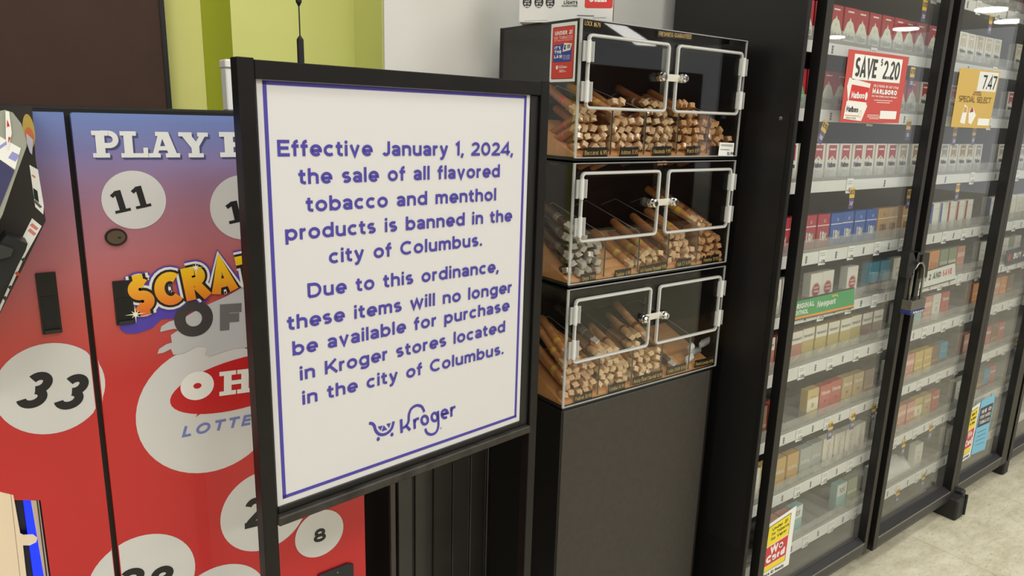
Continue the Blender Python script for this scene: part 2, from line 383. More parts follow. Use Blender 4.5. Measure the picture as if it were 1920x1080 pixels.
def copy_tree(o, parent=None):
    c = o.copy(); C.objects.link(c)
    if parent is not None: c.parent = parent
    for ch in list(o.children): copy_tree(ch, c)
    return c

# common materials
BLACK = mat(22, 21, 19, .4, noise=.15, nscale=60, bump=.05)
BLACK2 = mat(17, 17, 16, .5)
SATIN = mat(33, 31, 28, .3, noise=.1, nscale=40)
ALU = mat(42, 39, 33, .45, spec=.35)
WHITE = mat(238, 236, 230, .5)
PAPER = mat(236, 235, 229, .55)
INK = mat(28, 26, 28, .5)
PURP = mat(72, 63, 158, .5)
RED = mat(205, 45, 42, .4)
CLEAR = glass('clear_acrylic', (.96, .96, .95), 1.45, .02)
GLASS = glass('door_glass', (.97, .98, .97), 1.5, .0, haze=.02, wav=.02)
LIP = glass('clear_lip', (.93, .93, .91), 1.45, .1, haze=.16)
FROST = mat(182, 182, 177, .35)
CHROME = mat(225, 225, 222, .12, metal=1.0)
STEEL = mat(150, 148, 142, .28, metal=1.0)

# ------------------------------------------------------------------ room
def floor_mat():
    m = bpy.data.materials.new('vinyl_tile'); m.use_nodes = True; nt = m.node_tree; p = nt.nodes['Principled BSDF']
    tc = nt.nodes.new('ShaderNodeTexCoord'); n1 = nt.nodes.new('ShaderNodeTexNoise'); n1.inputs['Scale'].default_value = 9; n1.inputs['Detail'].default_value = 8; n1.inputs['Roughness'].default_value = .7
    n2 = nt.nodes.new('ShaderNodeTexNoise'); n2.inputs['Scale'].default_value = 60; n2.inputs['Detail'].default_value = 4
    mp = nt.nodes.new('ShaderNodeMapping'); mp.inputs['Rotation'].default_value = (0, 0, .2); mp.inputs['Scale'].default_value = (1, 2.2, 1)
    nt.links.new(tc.outputs['Object'], mp.inputs[0]); nt.links.new(mp.outputs[0], n1.inputs[0]); nt.links.new(mp.outputs[0], n2.inputs[0])
    cr = nt.nodes.new('ShaderNodeValToRGB'); e = cr.color_ramp.elements
    e[0].position = .3; e[0].color = (lin(190), lin(181), lin(152), 1); e[1].position = .65; e[1].color = (lin(226), lin(219), lin(194), 1)
    nt.links.new(n1.outputs[0], cr.inputs[0])
    cr2 = nt.nodes.new('ShaderNodeValToRGB'); e = cr2.color_ramp.elements
    e[0].position = .3; e[0].color = (.72, .7, .66, 1); e[1].position = .42; e[1].color = (1, 1, 1, 1)
    nt.links.new(n2.outputs[0], cr2.inputs[0])
    mx = nt.nodes.new('ShaderNodeMix'); mx.data_type = 'RGBA'; mx.blend_type = 'MULTIPLY'; mx.inputs[0].default_value = 1
    nt.links.new(cr.outputs[0], mx.inputs[6]); nt.links.new(cr2.outputs[0], mx.inputs[7])
    br = nt.nodes.new('ShaderNodeTexBrick'); br.offset = 0; br.inputs['Scale'].default_value = 1; br.inputs['Brick Width'].default_value = .61; br.inputs['Row Height'].default_value = .61
    br.inputs['Mortar Size'].default_value = .0012; br.inputs[1].default_value = br.inputs[2].default_value = (1, 1, 1, 1); br.inputs['Mortar'].default_value = (.62, .6, .56, 1)
    nt.links.new(tc.outputs['Object'], br.inputs[0])
    m2 = nt.nodes.new('ShaderNodeMix'); m2.data_type = 'RGBA'; m2.blend_type = 'MULTIPLY'; m2.inputs[0].default_value = 1
    nt.links.new(mx.outputs[2], m2.inputs[6]); nt.links.new(br.outputs[0], m2.inputs[7]); nt.links.new(m2.outputs[2], p.inputs['Base Color'])
    p.inputs['Roughness'].default_value = .38
    return m
struct(MB().box(-9, 19, -13, 3, -.05, 0, floor_mat()), 'floor')
struct(MB().box(-4, 8.6, -4.95, -4.8, 0, 2.1, mat(84, 52, 40, .6, noise=.2, nscale=2)), 'reflection_partition')  # unseen brown partition added to darken reflections in the cigar cases
struct(MB().box(-9, 19, -13, 3, CEIL, CEIL+.05, mat(205, 202, 195, .9)), 'ceiling')
GREEN = mat(210, 212, 124, .6, noise=.03, nscale=3); OLIVE = mat(186, 194, 46, .6)
WWHITE = mat(222, 220, 212, .6, noise=.02, nscale=4)
struct(MB().box(.723, 4.6, 1.42, 1.56, 0, CEIL, WWHITE), 'wall_right')
struct(MB().box(.456, .721, 1.56, 1.72, 0, CEIL, GREEN).box(.7205, .7225, 1.425, 1.56, 0, CEIL, GREEN).prism(Plane((0, 0, 0), (1, 0, 0), (0, 1, 0)), [(.456, 1.5602), (.456, 1.72), (.436, 1.72), (.436, 1.70)], 0, CEIL, OLIVE), 'wall_back')
struct(MB().box(.2, .4355, 1.70, 1.75, 0, CEIL, mat(242, 238, 148, .6)), 'wall_far')  # same green paint, lightened to put stronger light into its colour
struct(MB().box(-1.6, .346, 1.66, 1.72, 0, CEIL, mat(62, 36, 20, .7, noise=.08, nscale=20)).box(.346, .355, 1.657, 1.72, 0, CEIL, BLACK2), 'wall_left')
# black grooved wainscot on the corner of the wall
wm = MB(); G = mat(50, 47, 44, .28, noise=.12, nscale=12, coat=.3)
wz = 1.0
xs = [.732, .748, .779, .831, .888, .940, .993]
xs = [.732, .778, .831, .887, .941, .993, 1.045, 1.1, 1.155, 1.21, 1.265, 1.32, 1.375, 1.43, 1.485, 1.54]
for a, b in zip(xs, xs[1:]):
    wm.box(a+.0015, b-.0045, 1.398, 1.419, 0, wz, G, .002); wm.box(b-.0035, b-.0005, 1.400, 1.419, 0, wz, G, .001)
wm.box(.44, .7075, 1.548, 1.5595, 0, wz, BLACK).box(.712, .73, 1.4, 1.556, 0, wz, mat(66, 56, 54, .22, coat=.4), .003)  # lighter reddish return face has the machine's reflection put into its colour
wm.box(.708, 1.55, 1.388, 1.419, wz, wz+.03, BLACK, .004)
o = wm.build('trim_wainscot'); o['kind'] = 'structure'

# ceiling fixtures; the last three are added to brighten the walls
for i, (lx, ly) in enumerate(LAMPS):
    r = thing('ceiling_and_fill_light', (lx, ly, CEIL-.08), 'out-of-view long white ceiling fixture, for the aisle and as added wall fill', 'ceiling light', 'long ceiling fixtures above the aisle')
    MB().box(lx-.63, lx+.63, ly-.28, ly+.28, CEIL-.08, CEIL-.001, WHITE, .01).build('housing', r)
LAMPM = mat(255, 251, 244, .5, emit=14)
def mirror_pt(px, py, Yp, z):
    d = ray(px, py); t = (z-H)/d[2]
    return (d[0]*t, 2*Yp-d[1]*t, z)
hb = None
for px, py in ((1698, 56), (1655, 84), (1727, 101), (1605, 78), (1563, 71), (1847, 98), (1890, 42), (1892, 108), (1800, 104), (1858, 20), (1572, 116)):
    p = mirror_pt(px, py, .99, 3.6)
    if -p[1] > 12.5 or p[0] > 18.5: continue
    if hb is None:
        hb = thing('high_bay_lamp', p, 'round high bay lamp hanging far down the store', 'lamp', 'round lamps hanging down the store')
        MB().tube([(p[0], p[1], 3.6), (p[0], p[1], 3.63)], .26, LAMPM, 20).build('lens', hb)
        MB().tube([(p[0], p[1], 3.632), (p[0], p[1], 3.69)], [.27, .1], mat(190, 190, 186, .4), 20).build('shade', hb)
        o = hb
    else: o = copy_tree(hb)
    o.location = p

qs = [mirror_pt(x, y, 1.10, 3.6) for x, y in ((1128, 40), (1166, 44), (1232, 87), (1192, 84))]  # added glowing shape, outlined to reflect as a streak in the top case
st_ = MB(); st_.face([(p[0], p[1], 3.6) for p in qs], LAMPM); st_.face([(p[0], p[1], 3.62) for p in qs[::-1]], WHITE)
for i in range(4):
    a, b = qs[i], qs[(i+1) % 4]; st_.face([(a[0], a[1], 3.6), (b[0], b[1], 3.6), (b[0], b[1], 3.62), (a[0], a[1], 3.62)], WHITE)
tag(st_.build('streak_glow_panel'), 'unseen glowing panel added to reflect as a white streak in the cigar case', 'ceiling light')

# ------------------------------------------------------------------ lottery ticket machine
MY = 1.17; PM = PY(MY)
zt = PM.px(127, 205)[1]; WR = ramp_mat('printed_wrap', 'Z', [(H-.80, (194, 32, 36)), (H-.40, (196, 40, 40)), (H-.30, (196, 82, 76)), (H-.21, (184, 110, 116)), (H-.15, (168, 116, 134)), (H-.105, (152, 122, 154)), (H-.06, (126, 124, 174)), (H-.01, (112, 134, 190))])
mc = thing('lottery_machine', (.2, 1.35, 0), 'tall red and blue lottery ticket vending machine with numbered white balls', 'vending machine')
xs_, xe = .119, .541
MB().box(-.6, xe+.006, MY+.016, 1.5, 0.02, zt+.004, BLACK, .003).box(-.58, xe-.02, MY+.03, 1.48, 0, .03, BLACK2).build('cabinet_body', mc)
lp = MB(); nL = PM.px(0, 925); nR = PM.px(76, 938)
lp.prism(PM, [(-.6, zt-.004), (xs_-.006, zt-.004), (xs_-.006, .03), (nR[0], .03), nR, (-.2, nL[1]+.05), (-.6, nL[1]+.07)], -.016, .016, WR)
side = lp.build('side_panel', mc)
dr = MB().rect(PM, xs_+.002, .03, xe, zt-.004, -.016, .016, WR, .004).build('door', mc)
BALL = mat(214, 213, 210, .4, coat=.15)
def ball(c, e, par, clip=None, name='printed_ball', off=.0003):
    c = PM.px(*c); e = PM.px(*e); r = hypot(c[0]-e[0], c[1]-e[1]); n = 48
    pts = [(c[0]+r*cos(2*pi*i/n), c[1]+r*sin(2*pi*i/n)) for i in range(n)]
    if clip:
        lo, hi = clip; q = []
        for u, v in pts: q.append((min(max(u, lo), hi), max(v, .032)))
        pts = q
    o = MB().prism(PM, pts, off, .0004, BALL).build(name, par); return o, c, r
def px2(P, a, b): return P.px(*a), P.px(*b)
DL = (-1, xs_-.007); DR = (xs_+.003, xe-.001)
b11, c, r = ball((252, 375), (252, 320), dr)
MB().text(PM, '11', PM.px(217, 401), PM.px(284, 386), .033, .001, INK, .27, sp=.24, fnt=slab).build('ball_number', b11)
b1, c, r = ball((457, 389), (457, 328), dr)
MB().text(PM, '19', PM.px(430, 420), PM.px(502, 404), .035, .001, INK, .24, sp=.24, fnt=slab).build('ball_number', b1)
b33, c, r = ball((96, 729), (96, 643), side, DL)
ball((96, 729), (96, 643), dr, DR)
MB().text(PM, '33', PM.px(20, 764), PM.px(146, 768), .054, .001, INK, .205, shear=.22, sp=.14).build('ball_number', b33)
b2, c, r = ball((497, 957), (490, 884), dr)
MB().text(PM, '29', PM.px(458, 992), PM.px(545, 970), .055, .001, INK, .2, sp=.12).build('ball_number', b2)
b8, c, r = ball((599, 1000), (599, 957), dr, off=.0009)
MB().text(PM, '8', PM.px(587, 1018), PM.px(611, 1011), .026, .0016, INK, .19).build('ball_number', b8)
b28, c, r = ball((268, 1088), (262, 1005), dr, DR)
ball((268, 1088), (262, 1005), side, DL)
MB().text(PM, '28', PM.px(205, 1120), PM.px(312, 1110), .047, .001, INK, .21, shear=.15, sp=.1).build('ball_number', b28)
ball((412, 1140), (408, 1062), dr)
bo, c, r = ball((396, 766), (392, 885), dr, off=.0001)
rot = radians(5)
cO = PM.px(462, 716)
RS = MB().disc(PM, cO[0], cO[1], abs(PM.px(316, 728)[0]-cO[0]), .044, .0006, .0003, mat(196, 30, 34, .4), 48, rot)
RS.prism(PM, PM.pts([(370, 761), (393, 767), (379, 773), (366, 782), (374, 771)]), .00095, .0001, mat(196, 30, 34, .4)).build('speech_bubble', bo)
lt = MB()
lt.text(PM, 'O', PM.px(336, 752), PM.px(402, 744), .045, .0012, WHITE, .36)
lt.text(PM, 'HIO', PM.px(412, 742), PM.px(560, 722), .041, .0012, WHITE, .28, fnt=slab, sp=.16)
lt.build('logo_lettering', bo); lt = MB()
lt.text(PM, 'LOTTERY', PM.px(340, 820), PM.px(520, 786), .018, .0008, mat(118, 128, 190, .5), .2, shear=.2, sp=.22)
lt.build('logo_lettering', bo)
# silver scratched patch and OFF lettering
sv = MB().prism(PM, PM.pts([(302, 612), (316, 603), (345, 595), (380, 575), (425, 555), (466, 531), (500, 515), (500, 650), (440, 652), (392, 668), (384, 664), (388, 650), (367, 649), (345, 662), (325, 665), (320, 654), (306, 661), (295, 663), (298, 654), (312, 645), (322, 642), (320, 628), (335, 618), (326, 616), (300, 622)]), .0009, .0003, mat(196, 197, 198, .35)).build('silver_patch', dr)
of = MB(); cc = PM.px(363, 597)
of.stroke(PM, arc(cc[0], cc[1], .0205, .021, 0, 360, 30)[:-1], .0165, .0016, mat(66, 62, 62, .4), True)
of.text(PM, 'FF', PM.px(410, 620), PM.px(500, 612), .042, .0016, mat(112, 110, 110, .4), .28, sp=.12)
of.build('off_lettering', sv)
# SCRATCH lettering, outlined
L_, R_ = PM.px(249, 589), PM.px(578, 508)
YG = ramp_mat('scratch_gold', 'Z', [(H-.33, (214, 44, 30)), (H-.29, (236, 130, 34)), (H-.245, (246, 196, 30)), (H-.22, (250, 216, 20))])
sl = MB()
kw = dict(sp=.04, shear=.02)
sl.prism(PM, PM.pts([(224, 608), (226, 618), (236, 625), (256, 625), (285, 615), (302, 598), (325, 597), (352, 588), (376, 572), (392, 562), (330, 560), (240, 590)]), .0009, .0003, mat(84, 66, 176, .4))
sl.text(PM, '$CRATCH', L_, R_, .052, .0020, mat(84, 66, 176, .4), .30, grow=.019, **kw)
sl.text(PM, '$CRATCH', L_, R_, .052, .0025, WHITE, .30, grow=.0145, **kw)
sl.text(PM, '$CRATCH', L_, R_, .052, .0030, INK, .30, grow=.0070, **kw)
sl.text(PM, '$CRATCH', L_, R_, .052, .0035, YG, .27, **kw)
for (sx_, sy_), q in (((366, 501), .011), ((253, 588), .014)):
    u, v = PM.px(sx_, sy_); st = []
    for i in range(16):
        rr = q*(1, .18, .55, .18)[i % 4]; st.append((u+rr*cos(i*pi/8), v+rr*sin(i*pi/8)))
    sl.prism(PM, st, .004, .0002, mat(255, 250, 225, .5))
sl.build('scratch_lettering', dr)
# PLAY HERE
pl = MB(); SH = mat(70, 74, 116, .5)
for d, off, mt in ((.0028, .0004, SH), (0, .0009, mat(226, 226, 224, .45))):
    l, r_ = PM.px(176, 295.5), PM.px(390, 295); pl.text(PM, 'PLAY', (l[0]+d, l[1]-d), (r_[0]+d, r_[1]-d), .0370, off, mt, .31, fnt=slab, sp=.06)
    l, r_ = PM.px(414, 294), PM.px(630, 292); pl.text(PM, 'HERE', (l[0]+d, l[1]-d), (r_[0]+d, r_[1]-d), .0370, off, mt, .31, fnt=slab, sp=.08)
pl.build('headline_lettering', dr)
# recessed pulls and lock
def pull(q, par):
    u0 = min(q[0][0], q[3][0]); P4 = PM.pts(q); us = [p[0] for p in P4]; vs = [p[1] for p in P4]
    a, b, c_, d = min(us), max(us), min(vs), max(vs)
    o = MB().rect(PM, a, c_, b, d, .0002, .0025, mat(20, 20, 20, .3), .001).rect(PM, a+.003, c_+.005, b-.003, c_+.62*(d-c_), .0027, .001, mat(8, 8, 8, .5))
    o.rect(PM, a+.003, c_+.002, b-.002, c_+.006, .003, .004, mat(40, 42, 42, .35)); return o.build('recessed_pull', par)
pull([(68, 512), (103, 510), (117, 622), (80, 627)], side); pull([(213, 527), (245, 525), (253, 605), (218, 608)], dr)
u, v = PM.px(217, 444)
lk = MB().disc(PM, u, v, .0145, .0125, .0003, .003, mat(58, 50, 44, .3, metal=.6), 28).disc(PM, u, v, .0118, .0098, .0033, .0015, mat(132, 122, 110, .3, metal=1.0), 28).disc(PM, u+.004, v-.001, .0025, .0015, .0049, .0003, INK, 12)
lk.build('cam_lock', dr)
bay = MB(); q = PM.pts([(590, 1090), (597, 1076), (650, 1055), (661, 1056), (662, 1120), (590, 1140)])
bay.prism(PM, q, .0003, .004, mat(24, 26, 34, .3)); u, v = PM.px(631, 1071); bay.disc(PM, u, v, .0016, .0016, .0045, .001, STEEL, 12); bay.build('ticket_bay', dr)
# ticket slot niche, lower left
nb = MB(); PB = PY(MY+.010)
nb.prism(PB, PB.pts([(-90, 880), (80, 925), (96, 1090), (-90, 1090)]), 0, .001, mat(14, 16, 40, .4))
nich = nb.build('niche_back', mc)
PB2 = PY(MY+.004)
MB().prism(PB2, PB2.pts([(42, 930), (57, 932), (83, 1085), (63, 1085)]), 0, .002, mat(10, 40, 255, .5, emit=1.4)).build('blue_light_strip', nich)['label'] = 'glowing blue light strip'
MB().prism(PB2, PB2.pts([(57, 934), (72, 936), (92, 1085), (83, 1085)]), 0, .003, mat(196, 176, 160, .2)).stroke(PB2, PB2.pts([(69, 935), (88, 1085)]), .0015, .004, INK).build('slot_edge', nich)
flap = MB().prism(PM, PM.pts([(-90, 900), (0, 922), (25, 928), (38, 1000), (44, 1003), (62, 1002), (70, 1008), (68, 1016), (56, 1022), (43, 1022), (50, 1085), (-90, 1085)]), -.001, .002, mat(236, 216, 186, .6))
flap.stroke(PM, PM.pts([(20, 925), (38, 1085)]), .0006, .0012, mat(150, 130, 108, .6)); flap.build('paper_flap', nich)

# console that sticks out at the machine's left
PC = PY(1.10)
cs = thing('ticket_checker', (-.1, 1.13, PC.px(0, 560)[1]-.12), 'dark slanted ticket checker console with clear card holder at left edge of the lottery machine', 'ticket checker')
body = MB().prism(PC, PC.pts([(-160, 196), (60, 200), (67, 300), (86, 414), (40, 508), (0, 588), (-60, 690), (-160, 700)]), -.068, .068, mat(44, 40, 37, .4, noise=.08, nscale=25), BLACK).build('console_body', cs)
st = MB().prism(PC, PC.pts([(55, 309), (71, 318), (82, 386), (81, 402), (66, 388)]), .0003, .0006, PAPER)
st.prism(PC, PC.pts([(62, 352), (70, 358), (73, 380), (64, 372)]), .001, .0003, mat(24, 48, 40, .3))
st.stroke(PC, PC.pts([(64, 376), (77, 389)]), .003, .001, mat(90, 90, 90)); st.stroke(PC, PC.pts([(60, 328), (66, 333)]), .002, .001, mat(214, 120, 100)); st.build('instruction_sticker', body)
st = MB().prism(PC, PC.pts([(60, 409), (78, 424), (44, 486), (0, 584), (0, 572), (30, 505), (50, 458), (38, 453)]), .0003, .0006, PAPER)
for a, b, c_ in (((58, 420), (70, 430), (216, 130, 120)), ((54, 430), (66, 440), (216, 130, 120)), ((42, 484), (46, 490), (60, 60, 60)), ((30, 510), (36, 516), (200, 80, 40)), ((17, 536), (22, 542), (60, 60, 60)), ((7, 556), (12, 562), (60, 60, 60))):
    st.stroke(PC, PC.pts([a, b]), .004, .001, mat(*c_))
st.build('icon_strip', body)
u, v = PC.px(54, 246)
MB().disc(PC, u, v, .0062, .021, .0003, .0006, mat(176, 150, 70, .4), 24).disc(PC, u, v-.006, .0045, .011, .001, .0003, mat(186, 104, 66, .4), 20).prism(PC, PC.pts([(49, 250), (62, 262), (60, 290), (56, 286), (50, 268)]), .0012, .0003, mat(190, 186, 200, .3)).build('round_decal', body)
PH = PY(1.055)
holder = MB().prism(PH, PH.pts([(-90, 240), (-20, 212), (10, 206), (24, 211), (40, 232), (49, 262), (50, 274), (26, 340), (5, 402), (-30, 470), (-90, 500)]), -.006, .006, mat(158, 160, 146, .2, coat=.5), mat(190, 194, 180, .2))
h_ = holder.build('card_holder', cs); h_['label'] = 'pale clear plastic card holder'
cd = MB().prism(PH, PH.pts([(0, 256), (39, 278), (28, 318), (0, 299), (-40, 270)]), .0003, .0006, PAPER).prism(PH, PH.pts([(-40, 300), (0, 299), (27, 320), (0, 388), (-40, 420)]), .0003, .0006, mat(60, 58, 98, .5))
cd.stroke(PH, PH.pts([(4, 270), (8, 274)]), .012, .001, mat(150, 150, 205)); cd.stroke(PH, PH.pts([(19, 290), (33, 297)]), .009, .001, mat(150, 150, 205))
cd.prism(PH, PH.pts([(10, 208), (17, 209), (22, 250), (15, 282), (11, 262)]), .0012, .0004, PAPER).prism(PH, PH.pts([(13, 224), (18, 236), (13, 238)]), .0018, .0003, RED).prism(PH, PH.pts([(16, 256), (20, 258), (15, 268)]), .0018, .0003, RED)
cd.build('card', h_)
PT = PY(1.05)
MB().prism(PT, PT.pts([(-60, 470), (0, 456), (12, 442), (52, 457), (48, 470), (26, 512), (0, 552), (-60, 640)]), -.05, .05, BLACK2).prism(PT, PT.pts([(-60, 456), (0, 458), (25, 466), (20, 480), (-60, 500)]), .0003, .004, mat(46, 50, 46, .4)).build('ticket_tray', cs)

# thin black antenna standing on the machine, pale bracket beside it
an = thing('antenna', (.478, 1.25, zt), 'thin black antenna with two thick sleeves standing behind the sign', 'antenna')
ax, ay = .478, 1.25; PA = PY(ay)
z1, z2, z3 = PA.px(560, 68)[1], PA.px(561, 10)[1], PA.px(561, -40)[1]
MB().tube([(ax, ay, zt+.004), (ax, ay, z1-.005), (ax, ay, z1+.002)], [.0058, .0058, .001], BLACK2, 12).build('lower_sleeve', an)
MB().tube([(ax, ay, z1), (ax, ay, z2)], .0012, BLACK2, 8).build('whip', an)
MB().tube([(ax, ay, z2-.002), (ax, ay, z2+.005), (ax, ay, z3)], [.001, .005, .005], BLACK2, 12).build('upper_sleeve', an)
q = PY(1.3); a, b = q.px(428, 212), q.px(441, 112)
tag(MB().box(a[0], b[0]+.003, 1.3, 1.33, zt+.004, b[1]-.014, WHITE, .002).box(a[0]-.001, b[0]+.003, 1.297, 1.333, b[1]-.014, b[1], WHITE, .002).build('plastic_riser'), 'narrow white plastic upright standing on the lottery machine behind the sign post', 'upright')

# ------------------------------------------------------------------ the sign stand
sg = thing('sign_stand', (.53, .98, 0), 'black metal floor stand holding a large white notice with purple lettering', 'sign stand')
k = .92
def S(x, y): return PS.px(x, y)
sl0, sl1 = S(452, 300)[0], S(476, 300)[0]
xl0 = (S(452, 108)[0]+S(500, 985)[0])/2; xl1 = S(480, 300)[0]
xr0, xr1 = S(1003, 300)[0], S(1021, 300)[0]
zt_, zp = S(700, 136)[1]+.0, 0
ztop = S(475, 108)[1]; zr = S(485, 148)[1]
# posts (square tube), feet
def sbox(mb, s0, s1, d0, d1, z0, z1, mt, bev=.0012):
    """box in the sign's own frame; d is depth toward the shopper"""
    P = PS; n = len(mb.v); t = MB().box(s0, s1, d0, d1, z0, z1, mt, bev); k_ = mb.m(mt)
    mb.v += [P.at(x, z, y) for x, y, z in t.v]; mb.f += [[n+i for i in f][::-1] for f in t.f]; mb.mi += [k_]*len(t.f); return mb
FR = mat(19, 17, 16, .4, spec=.3, noise=.25, nscale=25)
lw = .023
sL = S(455, 300)[0]; sR = S(1022, 400)[0]
sbox(MB(), sL, sL+.022, -.022, 0, .012, ztop, FR).build('post', sg)
sbox(MB(), sR-.020, sR, -.022, 0, .012, ztop, FR).build('post', sg)
sbox(MB(), sL+.022, sR-.020, -.022, -.0005, zr, ztop-.002, FR).build('top_rail', sg)
zb0, zb1 = S(530, 984)[1], S(530, 962)[1]
rail = sbox(MB(), sL+.022, sR-.020, -.026, .004, zb0, zb1-.004, mat(50, 46, 41, .42, spec=.35, noise=.5, nscale=40), .002); rail.build('bottom_rail', sg)
ch = MB(); cb = mat(16, 15, 15, .45)
pl_, pr_ = S(487, 200)[0], S(996, 300)[0]
sbox(ch, sL+.022, pl_, -.02, -.006, zb1-.004, zr, cb); sbox(ch, pr_, sR-.020, -.02, -.006, zb1-.004, zr, cb); sbox(ch, pl_, pr_, -.02, -.006, zb1-.004, zb1+.008, cb)
ch.build('channel', sg)
for s_ in (sL, sR-.02): sbox(MB(), s_, s_+.02, -.2, .16, 0, .012, FR).build('foot', sg)
bd = MB(); pz0 = zb1+.008
ZP = -.008
bd.prism(PS, [(pl_, pz0), (pr_, pz0), (pr_, zr+.004), (pl_, zr+.004)], ZP-.004, .004, mat(216, 214, 214, .42))
board = bd.build('poster', sg)
# border
bt = .0052
pm = (pl_+.0085, pr_-.0085, pz0+.0095, zr-.001)
a, b, c_, d = pm
bl = MB()
for s0, z0, s1, z1 in ((a, c_, a+bt, d), (b-bt, c_, b, d), (a, c_, b, c_+bt), (a, d-bt, b, d)):
    bl.rect(PS, s0, z0, s1, z1, ZP+.0002, .0003, PURP)
bl.build('border', board)
LN = [('Effective January 1, 2024,', (525, 293.5), (967, 291.5)), ('the sale of all flavored', (565, 346.5), (942.5, 332.5)), ('tobacco and menthol', (579, 398.5), (935.5, 376.5)),
      ('products is banned in the', (539.5, 453), (965, 415.5)), ('city of Columbus.', (621.5, 496), (909, 461.5)), ('Due to this ordinance,', (581.5, 561), (940, 511)),
      ('these items will no longer', (543.5, 622), (965, 549.5)), ('be available for purchase', (553, 670), (960, 583.5)), ('in Kroger stores located', (567, 716.5), (952, 623.5)), ('in the city of Columbus.', (571.5, 762.5), (949, 665))]
tx = MB()
capz = S(525, 263)[1]-S(525, 293.5)[1]
for t, l, r_ in LN:
    tx.text(PS, t, S(*l), S(*r_), capz, ZP+.0006, PURP, .168, sp=.085, rise=(0, 1))
    if t == 'city of Columbus.': tx.build('notice_lettering', board); tx = MB()
tx.build('notice_lettering', board)
# store logo: cart, swash K, lettering   (stroke points traced on the poster)
lg = MB(); q = lambda L: [S(660+x/8.727, 740+y/8.727) for x, y in L]
def sm(L, n=6):
    P = [L[0]]+L+[L[-1]]; out = []
    for i in range(1, len(P)-2):
        for j in range(n):
            t = j/n; a, b, c, d = P[i-1], P[i], P[i+1], P[i+2]
            out.append(tuple(.5*(2*b[k]+(c[k]-a[k])*t+(2*a[k]-5*b[k]+4*c[k]-d[k])*t*t+(3*b[k]-a[k]-3*c[k]+d[k])*t**3) for k in (0, 1)))
    return out+[L[-1]]
W0 = .0050
lg.stroke(PS, q(sm([(322, 492), (375, 500), (410, 540), (425, 600), (470, 660), (530, 680), (600, 665), (660, 620), (700, 560), (725, 462)])), W0, ZP+.0006, PURP)
for c_ in ((472, 752), (697, 678)): u, v = q([c_])[0]; lg.disc(PS, u, v, .003, .0035, ZP+.0004, .0002, PURP, 16)
for tr in ([(462, 550), (545, 528), (510, 615)], [(560, 522), (622, 595), (530, 628)], [(605, 505), (676, 487), (650, 570)]): lg.prism(PS, q(tr), ZP+.0004, .0002, PURP)
lg.stroke(PS, q([(846, 425), (856, 652)]), W0*1.05, ZP+.0006, PURP)
lg.stroke(PS, q(sm([(875, 575), (940, 520), (970, 450), (975, 350), (1010, 260), (1070, 210), (1130, 198), (1190, 225), (1228, 305)])), W0*.95, ZP+.0006, PURP)
lg.stroke(PS, q([(925, 530), (995, 605)]), W0, ZP+.0006, PURP)
lg.stroke(PS, q([(1062, 420), (1072, 585)]), W0, ZP+.0006, PURP); lg.stroke(PS, q(sm([(1072, 480), (1090, 430), (1140, 412)])), W0, ZP+.0006, PURP)
lg.stroke(PS, q([(1234+52*cos(t*pi/12), 440+68*sin(t*pi/12)) for t in range(24)]), W0, ZP+.0006, PURP, True)
lg.stroke(PS, q([(1396+48*cos(t*pi/12), 388+66*sin(t*pi/12)) for t in range(24)]), W0, ZP+.0006, PURP, True)
lg.stroke(PS, q(sm([(1450, 288), (1456, 420), (1456, 540), (1425, 630), (1370, 670), (1310, 672), (1265, 640), (1242, 580)])), W0*.95, ZP+.0006, PURP)
lg.stroke(PS, q([(1512, 350)]+[(1562+50*cos(radians(t)), 337+66*sin(radians(t))) for t in range(-15, -330, -15)]), W0, ZP+.0006, PURP); lg.stroke(PS, q([(1520, 352), (1606, 326)]), W0*.8, ZP+.0006, PURP)
lg.stroke(PS, q([(1668, 222), (1672, 382)]), W0, ZP+.0006, PURP); lg.stroke(PS, q(sm([(1672, 290), (1690, 240), (1736, 220)])), W0, ZP+.0006, PURP)
u, v = q([(1497, 571)])[0]; lg.stroke(PS, arc(u, v, .0014, .0014, 0, 360, 10)[:-1], .0006, ZP+.0006, PURP, True)
lg.build('store_logo', board)

# ------------------------------------------------------------------ cigar cases on their black pedestal
CX0, CX1, CY0, CY1 = .978, 1.502, 1.10, 1.366
PF = PY(CY0); PL = PX(CX0)
zz = [H+.190, H-.080, H-.342, H-.617]                 # tops / shelves of the three cases
ped = thing('display_pedestal', (1.24, 1.23, 0), 'plain dark pedestal cabinet standing under the stacked clear cigar cases', 'pedestal')
PEDM = mat(56, 51, 45, .55, noise=.12, nscale=60)
MB().box(CX0+.002, CX1-.006, CY0+.002, CY1, .01, zz[3]-.004, mat(20, 19, 18, .4), .003).build('carcass', ped)
MB().box(CX0+.003, CX1-.022, CY0-.002, CY0+.0015, .02, zz[3]-.005, PEDM, .0008).build('front_panel', ped)
EDGE = glass('acrylic_edge', (.8, .82, .8), 1.6, .15, haze=.35, hazecol=(.85, .86, .84))
WOOD = mat(206, 150, 96, .5, noise=.12, nscale=14, stretch=(1, 8, 1))
SLOPE = .40
